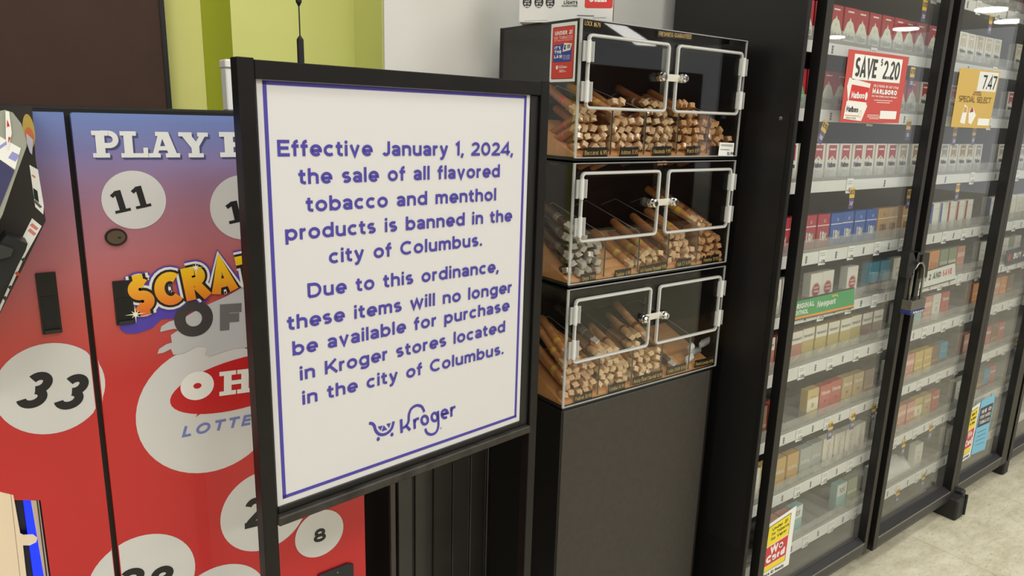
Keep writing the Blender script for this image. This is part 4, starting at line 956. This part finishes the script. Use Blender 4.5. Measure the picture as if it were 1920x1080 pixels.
# ------------------------------------------------------------------ cigarette packs
PW, PHt, PDp = .0580, .0915, .0235
def pack_mesh(kind):
    P = Plane((0, 0, 0), (1, 0, 0)); mb = MB(); Wd = PW/2
    def body(c, hh=PHt, w_=PW): mb.box(-w_/2, w_/2, 0, PDp, 0, hh, mat(*c, .35, coat=.3), .0008)
    def bandz(z0, z1, c, off=.0002): mb.rect(P, -Wd+.0004, z0, Wd-.0004, z1, off, .0001, mat(*c, .35, coat=.3))
    def tx(s, z, h_, c=(40, 38, 38), w0=.8, wt=.16): mb.text(P, s, (-Wd*w0, z), (Wd*w0, z), h_, .0006, mat(*c, .4), wt, sp=.1)
    dark = (34, 32, 34)
    if kind.startswith('chev'):
        col = {'chevred': (176, 30, 42), 'chevgold': (168, 140, 92), 'chevsilver': (150, 146, 136), 'chevgreen': (40, 120, 66), 'chevpale': (206, 190, 160)}[kind]
        body((232, 228, 218))
        z1, z2, z3 = PHt-.004, .048, .060
        mb.prism(P, [(-.019, z1), (.019, z1), (.019, z2), (0, z3), (-.019, z2)], .0002, .0001, mat(*col, .35, coat=.3))
        mb.rect(P, -.014, z1-.013, .014, z1-.009, .0004, .0001, mat(238, 226, 220, .4)); mb.disc(P, 0, .052, .0035, .004, .0003, .0001, mat(190, 160, 90, .4), 10)
        mb.text(P, 'Marlboro', (-.019, .030), (.019, .030), .0135, .0006, INK, .17, sp=.03); mb.stroke(P, [(-.014, .021), (.014, .021)], .0014, .0006, mat(150, 146, 140)); mb.stroke(P, [(-.01, .017), (.01, .017)], .001, .0006, mat(170, 166, 160))
    elif kind.startswith('roof'):
        col = {'roofred': (176, 44, 52), 'roofgreen': (176, 44, 52)}[kind]; body(col)
        w2 = (222, 226, 210) if kind == 'roofred' else (120, 178, 112)
        mb.prism(P, [(-Wd+.001, .002), (Wd-.001, .002), (Wd-.001, .030), (.013, .056), (.004, .060), (0, .068), (-.004, .060), (-.013, .056), (-Wd+.001, .030)], .0002, .0001, mat(*w2, .35, coat=.3))
        mb.rect(P, -.014, PHt-.012, .014, PHt-.0085, .0004, .0001, mat(238, 226, 220, .4)); mb.text(P, 'Marlboro', (-.022, .014), (.022, .014), .014, .0006, mat(90, 92, 84), .15, sp=.03); mb.disc(P, 0, .046, .004, .004, .0004, .0001, mat(210, 200, 150, .4), 10)
    elif kind.startswith('lm'):
        col = {'lmred': (176, 38, 58), 'lmblue': (38, 88, 172), 'lmtan': (190, 146, 92)}[kind]; body(col)
        bandz(.060, .063, (214, 210, 204)); c2 = (232, 228, 218) if kind != 'lmtan' else (110, 80, 50)
        mb.text(P, 'L&M', (-.014, .020), (.018, .020), .026, .0006, mat(*c2, .4), .22, sp=.04); mb.stroke(P, arc(.004, .073, .0035, .0035, 0, 360, 12)[:-1], .0012, .0004, mat(*c2, .4), True)
    elif kind == 'lucky':
        body((228, 224, 214)); mb.stroke(P, arc(0, .045, .0185, .0195, 0, 360, 26)[:-1], .0012, .0003, mat(176, 60, 60), True); mb.disc(P, 0, .045, .0165, .0175, .0002, .0001, mat(176, 42, 46, .4), 26)
        mb.text(P, 'LUCKY', (-.012, .048), (.012, .048), .006, .0006, WHITE, .2); mb.text(P, 'STRIKE', (-.0125, .038), (.0125, .038), .006, .0006, WHITE, .2)
    elif kind.startswith('port'):
        col = {'portred': (176, 112, 98), 'portgold': (186, 166, 104), 'portbrown': (120, 84, 80)}[kind]; body(col); bandz(.056, PHt-.001, (226, 222, 210)); tx('Newport', .066, .0085, (60, 56, 52), .8, .14)
        mb.prism(P, [(-.016, .006), (.010, .018), (.020, .026), (.014, .016), (.004, .010)], .0003, .0001, mat(222, 218, 204, .4))
    elif kind in ('dorgold', 'dorgrey'):
        col = (198, 156, 84) if kind == 'dorgold' else (168, 170, 166); body(col); tx('DORAL', .044, .011, (236, 230, 214), .78, .16)
        mb.stroke(P, [(-.02, .03), (.02, .03)], .0008, .0004, mat(220, 206, 170))
    elif kind == 'zig':
        body((216, 210, 196)); Z = [(.002, .076), (.008, .068), (-.002, .058), (.008, .048), (-.006, .036), (.004, .026), (-.004, .016)]
        mb.stroke(P, Z, .0013, .0004, mat(150, 96, 84, .4)); mb.stroke(P, [(-x, z-.002) for x, z in Z], .0009, .0004, mat(170, 120, 104, .4))
    elif kind == 'cafe':
        body((206, 178, 112)); bandz(.026, .062, (230, 224, 196)); mb.disc(P, 0, .042, .008, .008, .0005, .0001, mat(206, 170, 90, .4), 14); mb.stroke(P, [(-.016, .068), (.016, .068)], .002, .0004, mat(150, 110, 60))
    elif kind in ('winred', 'wintan'):
        col = (188, 84, 74) if kind == 'winred' else (190, 164, 116); body(col); tx('Winston', .062, .012, (240, 228, 214), .8, .2); mb.prism(P, [(-.008, .045), (.008, .045), (.0, .036)], .0003, .0001, mat(140, 62, 52, .4))
    elif kind.startswith('slim'):
        col = {'slimblue': (46, 82, 160), 'slimgold': (196, 156, 74), 'slimred': (150, 42, 48)}[kind]; body((226, 223, 212)); mb.rect(P, -Wd+.0004, .002, -Wd+.014, PHt-.002, .0002, .0001, mat(*col, .4))
        mb.stroke(P, [(-.012, .07), (Wd-.002, .074)], .001, .0004, mat(150, 150, 150)); mb.stroke(P, [(-.012, .03), (Wd-.002, .03)], .0008, .0004, mat(180, 178, 170))
    elif kind == 'white': body((220, 216, 204)); mb.stroke(P, [(-.014, .06), (.014, .06)], .003, .0004, mat(170, 160, 140)); mb.disc(P, 0, .04, .008, .008, .0003, .0001, mat(190, 184, 166, .4), 14)
    elif kind == 'orange': body((222, 142, 70)); bandz(.030, .034, (240, 180, 110)); tx('CAMEL', .05, .010, (240, 214, 160), .7, .16)
    elif kind == 'olive': body((142, 152, 122)); bandz(.04, .05, (190, 196, 170))
    elif kind == 'pink': body((206, 140, 122)); bandz(.055, .070, (226, 190, 172)); tx('PALL MALL', .03, .008, (236, 214, 200), .8, .16)
    elif kind == 'teal': body((150, 190, 186)); bandz(.05, PHt-.002, (222, 226, 220)); tx('101', .06, .016, (60, 60, 60), .5, .16)
    elif kind == 'gold': body((206, 172, 84)); bandz(.03, .036, (236, 214, 150)); tx('Seneca', .055, .011, (240, 226, 180), .75, .16)
    elif kind == 'blue': body((36, 138, 168)); bandz(.0, .03, (110, 60, 70)); bandz(.058, .060, (120, 190, 210))
    elif kind == 'brown': body((128, 88, 70)); bandz(.03, .04, (170, 130, 100))
    return mb
KLOOK = {'chevred': 'white pack with a red chevron top', 'chevgold': 'white pack with a gold chevron top', 'chevsilver': 'white pack with a grey chevron top', 'chevgreen': 'white pack with a green chevron top', 'chevpale': 'white pack with a cream chevron top',
    'roofred': 'red pack with a white rooftop shape', 'roofgreen': 'red pack with a green rooftop shape', 'lmred': 'crimson pack with tall white letters', 'lmblue': 'blue pack with tall white letters', 'lmtan': 'tan pack with brown letters', 'lucky': 'white pack with a red disc',
    'portred': 'dusty red pack with a white upper band', 'portgold': 'gold pack with a white upper band', 'portbrown': 'brown pack with a white upper band', 'dorgold': 'golden tan pack with white capitals', 'dorgrey': 'grey pack with white capitals', 'zig': 'cream pack with a zigzag line', 'cafe': 'cream and tan pack with a gold dot',
    'winred': 'brick red pack with white lettering', 'wintan': 'sandy pack with white lettering', 'slimblue': 'white pack with a blue left stripe', 'slimgold': 'white pack with a gold left stripe', 'slimred': 'white pack with a dark red left stripe', 'white': 'plain off-white pack with a pale circle', 'orange': 'orange pack with a lighter stripe',
    'olive': 'grey-green pack with a pale stripe', 'pink': 'salmon pink pack with a pale band', 'teal': 'pale teal pack numbered on white', 'gold': 'yellow gold pack with cream lettering', 'blue': 'bright turquoise blue pack', 'brown': 'plain brown pack'}
PPR = {}
SHN = ['highest', 'second', 'third', 'fourth', 'fifth', 'sixth', 'seventh', 'eighth', 'ninth', 'lowest']
def put_pack(kind, x, z, door, si, y=YP, rz=0):
    if kind not in PPR: o = pack_mesh(kind).build('cigarette_pack', base=(0, 0, 0)); PPR[kind] = o
    else: o = PPR[kind].copy(); C.objects.link(o)
    o.location = (x, y, z); o.rotation_euler = (-.03, 0, rz)
    g = '%s on the %s shelf, %s glass door' % (KLOOK[kind], SHN[si], door)
    tag(o, g, 'cigarette pack', g)
PITCH_ = .0637
d1x = 1.607; d2x = 2.262; d3x = 2.90
lay1 = {0: ['roofred']*10, 1: ['roofred']*10, 2: ['roofgreen']*2+['roofred']*8, 3: ['chevred']*9+['chevgold'], 4: ['lmred']*4+['lmblue']*4+['lmtan']*2,
        5: ['lucky', 'lucky', None, 'lucky', 'lucky', None, 'lucky', None, 'blue', 'blue'], 6: ['portred', 'portred', 'portred', 'portgold', 'portgold', 'portgold', 'portgold', 'portgold', 'portbrown', 'portbrown'],
        7: ['brown', 'winred', None, None, 'cafe', 'winred', 'winred', 'wintan', 'wintan', 'brown'], 8: ['white', 'cafe', 'dorgold', 'dorgold', 'dorgrey', 'dorgrey', 'zig', 'zig', 'zig', 'zig'],
        9: [None, None, 'pink', 'pink', 'teal', None, None, None, 'teal', 'olive']}
lay2 = {0: ['roofred']*8, 1: ['roofred', 'roofred', None, 'chevpale', 'chevpale', 'chevpale', 'chevpale', 'chevpale'], 2: ['chevred']*8, 3: ['chevgold', 'chevgold', 'chevgold', 'chevsilver', 'chevgold', 'chevgold', 'chevgold', 'chevsilver'], 4: ['lmtan', 'slimgold', 'slimgold', 'slimblue', 'slimblue', 'slimred', 'slimred', 'slimred'],
        5: ['white', 'olive', 'brown', 'orange', 'orange', 'olive', 'olive', 'pink'], 6: [None, 'white', 'teal', 'teal', 'pink', 'white', 'winred', None], 7: [None, 'white', 'pink', 'pink', 'gold', 'gold', 'brown', 'blue'],
        8: [None, 'white', 'pink', 'pink', 'pink', 'cafe', 'wintan', 'winred'], 9: [None, 'white', None, None, None, None, 'white', None]}
lay3 = {0: ['roofred']*6, 1: ['chevpale']*6, 2: ['chevred']*6, 3: ['chevsilver']*6, 4: ['slimblue', 'white', 'white', 'slimgold', 'white', 'white'], 5: ['white', 'white', 'teal', 'white', 'olive', 'white'], 6: ['orange', 'orange', 'pink', 'pink', 'orange', 'brown'],
        7: ['pink', 'brown', 'winred', 'winred', 'brown', 'winred'], 8: ['white', 'white', 'cafe', 'brown', 'blue', 'winred'], 9: ['white', None, 'orange', 'brown', 'white', 'brown']}
for dname, dx0, lay in (('first', d1x, lay1), ('second', d2x, lay2), ('third', d3x, lay3)):
    for si in range(10):
        z = RAILS[si][1]+.0025
        for i, kd in enumerate(lay[si]):
            if kd is None: continue
            x = dx0+PITCH_*(i+.5); yy = YP+.001*((i*7+si*3) % 4)
            if dname == 'first' and si >= 6 and x < 1.62: continue
            put_pack(kd, x, z, dname, si, yy)
# thin clear tray dividers on every shelf are part of the shelf fittings
for i, za, zb, rl in RAILS:
    mb = MB()
    for dx0, n in ((d1x, 10), (d2x, 9), (d3x, 8)):
        for k_ in range(n):
            if i == 9 and 2.32 < dx0+PITCH_*k_ < 2.69: continue
            mb.box(dx0+PITCH_*k_-.0006, dx0+PITCH_*k_+.0006, YR+.004, 1.2, za+.002, za+.03, LIP)
    mb.build('tray_dividers', rl.parent)

# ------------------------------------------------------------------ hanging price tags (yellow over purple)
TGP = {}
def price_tag(px, py, top, bot, lean=0, where=''):
    P = PY(YR-.006); u, v = P.px(px, py)
    if (top, bot) not in TGP:
        r = MB().rect(LOCAL, -.0125, 0, .0125, .027, 0, .0006, mat(250, 200, 48, .45)).rect(LOCAL, -.0125, -.030, .0125, 0, 0, .0006, mat(74, 58, 112, .45))
        r.rect(LOCAL, -.0115, -.029, .0115, -.0005, .0007, .0001, mat(84, 66, 122, .45)).text(LOCAL, top, (-.0108, .009), (.0108, .009), .0135, .001, INK, .22, sp=.08).text(LOCAL, bot, (-.0075, -.020), (.0075, -.020), .010, .001, WHITE, .2, sp=.1)
        o = r.build('price_tag', base=(0, 0, 0)); TGP[(top, bot)] = o
    else: o = TGP[(top, bot)].copy(); C.objects.link(o)
    o.location = (u, YR-.0055, v); o.rotation_euler = (0, lean, 0)
    tag(o, 'yellow and purple %s price tag %s' % (top, where), 'price tag', 'yellow and purple shelf price tags')
for a in ((1733, 20, '8.92', '7.82', 0, 'at the top right of the first glass door'), (1710, 145, '8.92', '7.82', 0, 'right of the red discount poster'), (1543, 247, '8.92', '7.82', .45, 'leaning over at left, above the red chevron packs'), (1703, 243, '8.92', '7.82', 0, 'hanging straight above the red chevron packs at right'),
          (1597, 371, '8.57', '7.47', 0, 'hanging above the blue packs'), (1704, 372, '8.57', '7.47', 0, 'above the tan packs beside the first door frame'), (1557, 806, '6.86', '5.76', 0, 'lower one of two above the zigzag packs'), (1599, 788, '6.86', '5.76', 0, 'higher one of two above the zigzag packs'), (1638, 772, '6.86', '5.76', 0, 'above the zigzag packs beside the door frame'),
          (1857, 45, '8.92', '7.82', 0, 'high in the second glass door'), (1790, 255, '8.92', '7.82', 0, 'under the left corner of the gold poster'), (1826, 254, '8.92', '7.82', 0, 'under the right corner of the gold poster'), (1795, 360, '8.57', '7.47', 0, 'above the striped white packs in the second door'),
          (1694, 838, '6.86', '5.76', 0, 'at left on the eighth rail, second door'), (1745, 808, '6.86', '5.76', 0, 'at right on the eighth rail, second door'), (1683, 929, '6.86', '5.76', 0, 'at left on the lowest rail, second door'), (1731, 899, '6.86', '5.76', 0, 'at right on the lowest rail, second door'),
          (1905, 647, '6.86', '5.76', 0, 'inside the third glass door')):
    price_tag(*a)

# ------------------------------------------------------------------ printed strips on the shelf fronts
def strip(quad, base, name, label, cat, draw):
    P = PY(YR-.008); q = P.pts(quad)
    mb = MB().prism(P, q, 0, .0015, base)
    def uv(a, b):   # a, b in 0..1 across / up
        (x0, y0), (x1, y1), (x2, y2), (x3, y3) = q      # bottom-left, bottom-right, top-right, top-left
        return ((x0*(1-a)+x1*a)*(1-b)+(x3*(1-a)+x2*a)*b, (y0*(1-a)+y1*a)*(1-b)+(y3*(1-a)+y2*a)*b)
    draw(mb, P, uv); tag(mb.build(name), label, cat)
def d_green(mb, P, uv):
    GRN = mat(20, 158, 84, .4)
    mb.prism(P, [uv(0, .16), uv(1, .16), uv(1, .93), uv(0, .93)], .0016, .0002, GRN); mb.prism(P, [uv(0, .05), uv(1, .05), uv(1, .16), uv(0, .16)], .0016, .0002, mat(240, 150, 40, .4))
    h_ = uv(0, .93)[1]-uv(0, 0)[1]
    mb.text(P, 'ORIGINAL', uv(.02, .55), uv(.34, .55), h_*.26, .002, WHITE, .22, sp=.06); mb.text(P, 'MENTHOL', uv(.02, .25), uv(.26, .25), h_*.24, .002, WHITE, .22, sp=.06); mb.text(P, 'Newport', uv(.39, .42), uv(.68, .42), h_*.32, .002, WHITE, .22, sp=.04)
    mb.stroke(P, [uv(.62, .8), uv(.70, .82), uv(.72, .72)], .004, .002, mat(240, 170, 40))
strip([(1478, 604), (1600, 577), (1601, 538), (1486, 564)], mat(24, 24, 22, .5), 'menthol_strip', 'green and orange advertising strip on the shelf below the red disc packs', 'sign', d_green)
def d_buy(mb, P, uv):
    mb.prism(P, [uv(0, .06), uv(1, .06), uv(1, .94), uv(0, .94)], .0016, .0002, mat(226, 228, 222, .4)); h_ = uv(0, 1)[1]-uv(0, 0)[1]
    mb.text(P, 'BUY 2 AND', uv(.08, .4), uv(.62, .4), h_*.34, .002, INK, .24, sp=.1); mb.text(P, 'SAVE', uv(.66, .4), uv(.90, .4), h_*.36, .002, mat(206, 42, 40), .24, sp=.1)
    u, v = uv(.03, .45); mb.disc(P, u, v, .01, .013, .0019, .0002, mat(214, 90, 80, .4), 20)
strip([(1712, 546), (1790, 524), (1790, 491), (1718, 513)], mat(24, 24, 22, .5), 'savings_strip', 'white BUY 2 AND SAVE strip on a shelf behind the padlock', 'sign', d_buy)
def d_blue(mb, P, uv):
    h_ = uv(0, 1)[1]-uv(0, 0)[1]; mb.text(P, 'BUY 2 AND SAVE', uv(.16, .35), uv(.98, .35), h_*.36, .002, WHITE, .22, sp=.1); u, v = uv(.07, .5); mb.disc(P, u, v, .012, .014, .0016, .0002, RED, 16)
strip([(1885, 499), (1960, 478), (1960, 450), (1887, 470)], mat(34, 36, 66, .4), 'dark_strip', 'dark blue strip with white lettering inside the third door', 'sign', d_blue)

# ------------------------------------------------------------------ posters on the door glass
PGl = PY(YGl-.0045); PG2 = PY(YGl-.0065)
def sheet(P, quad, base, w_, h_):
    """quad px: bottom-left, bottom-right, top-right, top-left; returns a mapper over the sheet"""
    q = P.pts(quad)
    def uv(a, b): return ((q[0][0]*(1-a)+q[1][0]*a)*(1-b)+(q[3][0]*(1-a)+q[2][0]*a)*b, (q[0][1]*(1-a)+q[1][1]*a)*(1-b)+(q[3][1]*(1-a)+q[2][1]*a)*b)
    return q, uv
q, uv = sheet(PGl, [(1574, 229), (1684, 231), (1703, 107), (1591, 92)], None, 1, 1)
RP = mat(198, 74, 64, .45); mb = MB().prism(PGl, q, .0006, .0006, RP)
Hh = uv(0, 1)[1]-uv(0, 0)[1]
mb.prism(PGl, [uv(.10, .60), uv(.90, .60), uv(.90, .95), uv(.10, .95)], .0014, .0001, PAPER)
mb.text(PGl, 'SAVE', uv(.13, .64), uv(.48, .64), Hh*.27, .002, mat(58, 58, 54), .2, sp=.08, rise=(0, 1)); mb.text(PGl, '$', uv(.53, .83), uv(.565, .83), Hh*.09, .002, mat(58, 58, 54), .2, rise=(0, 1)); mb.text(PGl, '2.20', uv(.59, .64), uv(.87, .64), Hh*.27, .002, mat(58, 58, 54), .17, sp=.1, rise=(0, 1))
mb.text(PGl, 'ON 2 PACKS OF ANY STYLE', uv(.46, .52), uv(.89, .51), Hh*.035, .002, WHITE, .2, rise=(0, 1)); mb.text(PGl, 'MARLBORO', uv(.45, .425), uv(.88, .42), Hh*.065, .002, WHITE, .26, sp=.08, rise=(0, 1)); mb.text(PGl, "WITH THIS STORE'S LOYALTY PROGRAM", uv(.45, .375), uv(.88, .37), Hh*.025, .002, WHITE, .2, rise=(0, 1))
for a, b, c_ in ((.5, .82, .33), (.55, .78, .30), (.42, .62, .11), (.42, .64, .085), (.46, .62, .06)): mb.stroke(PGl, [uv(a, c_), uv(b, c_)], .0018, .002, mat(240, 214, 206))
mb.prism(PGl, [uv(.64, .06), uv(.93, .06), uv(.93, .18), uv(.64, .18)], .0014, .0001, PAPER)
mb.prism(PGl, [uv(.08, .30), uv(.38, .27), uv(.41, .56), uv(.06, .62), uv(.04, .5)], .0014, .0001, mat(232, 230, 222)); mb.prism(PGl, [uv(.09, .31), uv(.38, .29), uv(.40, .50), uv(.11, .53)], .0017, .0001, mat(204, 48, 44))
mb.text(PGl, 'Marlboro', uv(.12, .34), uv(.33, .34), Hh*.09, .0021, WHITE, .2, sp=.03, rise=(0, 1)); u, v = uv(.36, .38); mb.disc(PGl, u, v, .006, .010, .0020, .0001, WHITE, 16)
mb.prism(PGl, [uv(.04, .05), uv(.33, .02), uv(.40, .24), uv(.36, .29), uv(.06, .30)], .0018, .0001, mat(236, 234, 226)); mb.text(PGl, 'Marlboro', uv(.07, .15), uv(.26, .14), Hh*.08, .0021, INK, .2, sp=.03, rise=(0, 1)); mb.stroke(PGl, [uv(.06, .10), uv(.28, .09)], .0016, .0021, mat(200, 110, 60)); u, v = uv(.30, .12); mb.stroke(PGl, arc(u, v, .0055, .009, 0, 360, 14)[:-1], .0012, .0021, mat(190, 160, 70), True)
mb.text(PGl, 'GOLD PACK', uv(.08, .055), uv(.24, .045), Hh*.025, .0021, mat(120, 110, 90), .18, rise=(0, 1))
tag(mb.build('discount_poster'), 'red poster reading SAVE 2.20 stuck on the first glass door', 'poster')
q, uv = sheet(PG2, [(1782, 238), (1853, 241), (1875, 134), (1800, 127)], None, 1, 1)
YL = mat(206, 170, 78, .4); mb = MB().prism(PG2, q, .0006, .0006, YL); Hh = uv(0, 1)[1]-uv(0, 0)[1]
mb.prism(PG2, [uv(.48, .64), uv(.97, .64), uv(.97, .97), uv(.48, .97)], .0014, .0001, mat(226, 226, 220)); mb.text(PG2, '7.47', uv(.60, .68), uv(.95, .68), Hh*.24, .002, INK, .14, sp=.1, rise=(0, 1))
mb.text(PG2, 'SPECIAL SELECT', uv(.08, .44), uv(.90, .44), Hh*.10, .002, mat(112, 84, 36), .12, sp=.1, rise=(0, 1)); mb.text(PG2, 'MARLBORO', uv(.42, .60), uv(.6, .60), Hh*.025, .002, mat(112, 84, 36), .2, rise=(0, 1)); mb.text(PG2, 'ANY 2 PACKS', uv(.40, .56), uv(.62, .56), Hh*.03, .002, mat(112, 84, 36), .2, rise=(0, 1))
for s_, a in ((0, .2), (1, .42)):
    pts = [uv(a, .08), uv(a+.13, .06), uv(a+.14+.04*s_, .34-.06*s_), uv(a+.05+.0*s_, .40)] if s_ == 0 else [uv(.42, .08), uv(.50, .06), uv(.58, .22), uv(.44, .38), uv(.38, .26)]
    mb.prism(PG2, pts, .0014, .0001, mat(236, 234, 226)); mb.prism(PG2, [uv(.24, .26), uv(.32, .26), uv(.32, .34), uv(.25, .36)] if s_ == 0 else [uv(.40, .26), uv(.50, .28), uv(.44, .37)], .0017, .0001, mat(190, 160, 80) if s_ == 0 else mat(150, 36, 50))
mb.prism(PG2, [uv(.66, .05), uv(.97, .05), uv(.97, .17), uv(.66, .17)], .0014, .0001, PAPER)
tag(mb.build('special_poster'), 'gold poster reading SPECIAL SELECT stuck on the second glass door', 'poster')
def wecard(P, quad, name, label):
    q, uv = sheet(P, quad, None, 1, 1); Hh = uv(0, 1)[1]-uv(0, 0)[1]
    mb = MB().prism(P, q, .0006, .0006, PAPER); mb.prism(P, [uv(.03, .12), uv(.83, .12), uv(.83, .94), uv(.03, .94)], .0014, .0001, INK); mb.prism(P, [uv(.05, .13), uv(.81, .13), uv(.81, .93), uv(.05, .93)], .0017, .0001, mat(240, 218, 32, .4))
    for i, s_ in enumerate(('Under 21', 'No Tobacco', 'No Vapor')): mb.text(P, s_, uv(.18, .83-.085*i), uv(.72 if i != 1 else .78, .83-.085*i), Hh*.055, .002, INK, .18, sp=.1, rise=(0, 1))
    mb.prism(P, [uv(.02, .22), uv(.84, .22), uv(.84, .58), uv(.02, .58)], .0019, .0001, PAPER); mb.prism(P, [uv(.04, .23), uv(.82, .23), uv(.82, .57), uv(.04, .57)], .0021, .0001, mat(206, 44, 58, .4))
    mb.text(P, 'We', uv(.20, .43), uv(.66, .43), Hh*.115, .0025, WHITE, .28, sp=.05, rise=(0, 1)); mb.text(P, 'Card', uv(.09, .28), uv(.76, .28), Hh*.12, .0025, WHITE, .28, sp=.05, rise=(0, 1))
    mb.text(P, 'Have ID Ready', uv(.05, .035), uv(.8, .035), Hh*.05, .002, INK, .18, sp=.08, rise=(0, 1)); tag(mb.build(name), label, 'sticker')
wecard(PGl, [(1424, 1090), (1478, 1058), (1493, 948), (1440, 984)], 'age_notice', 'white and yellow We Card age notice at the bottom of the first glass door')
PG3 = PY(YGl-.0045)
wecard(PG3, [(1800, 868), (1818, 856), (1838, 754), (1821, 766)], 'age_notice', 'small We Card age notice at the lower left of the third glass door')
q, uv = sheet(PG3, [(1820, 853), (1846, 842), (1866, 739), (1840, 752)], None, 1, 1); Hh = uv(0, 1)[1]-uv(0, 0)[1]
mb = MB().prism(PG3, q, .0006, .0006, mat(120, 192, 222, .4)).prism(PG3, [uv(.05, .5), uv(.95, .5), uv(.95, .86), uv(.05, .86)], .0014, .0001, mat(40, 42, 66, .4))
for i, s_ in enumerate(('WE ID', 'FOR VAPES', 'TOBACCO')): mb.text(PG3, s_, uv(.14, .75-.1*i), uv(.86, .75-.1*i), Hh*.06, .002, WHITE, .2, rise=(0, 1))
for i in range(4): mb.stroke(PG3, [uv(.15, .4-.08*i), uv(.8, .4-.08*i)], .0018, .002, mat(60, 90, 130))
tag(mb.build('blue_notice'), 'pale blue notice with dark heading on the third glass door', 'poster')
# crumpled clear plastic on the second door's eighth shelf
cp = MB(); rg = random.Random(5); nx, ny = 16, 7; z = RAILS[9][1]+.004; n0 = len(cp.v)
FM = mat(222, 221, 214, .2, coat=.5)
for j in range(ny):
    for i in range(nx):
        cp.v.append((2.34+.022*i, YR+.02+.018*j, z+.034*math.sin(pi*j/(ny-1))**.6*(.75+.5*rg.random()) if 0 < j < ny-1 and 0 < i < nx-1 else z))
for j in range(ny-1):
    for i in range(nx-1):
        a = n0+j*nx+i; cp.f.append([a, a+1, a+nx+1, a+nx]); cp.mi.append(cp.m(FM))
tag(cp.build('crumpled_wrap', smooth=True), 'crumpled white plastic wrap lying on the low shelf behind the second glass door', 'plastic wrap')
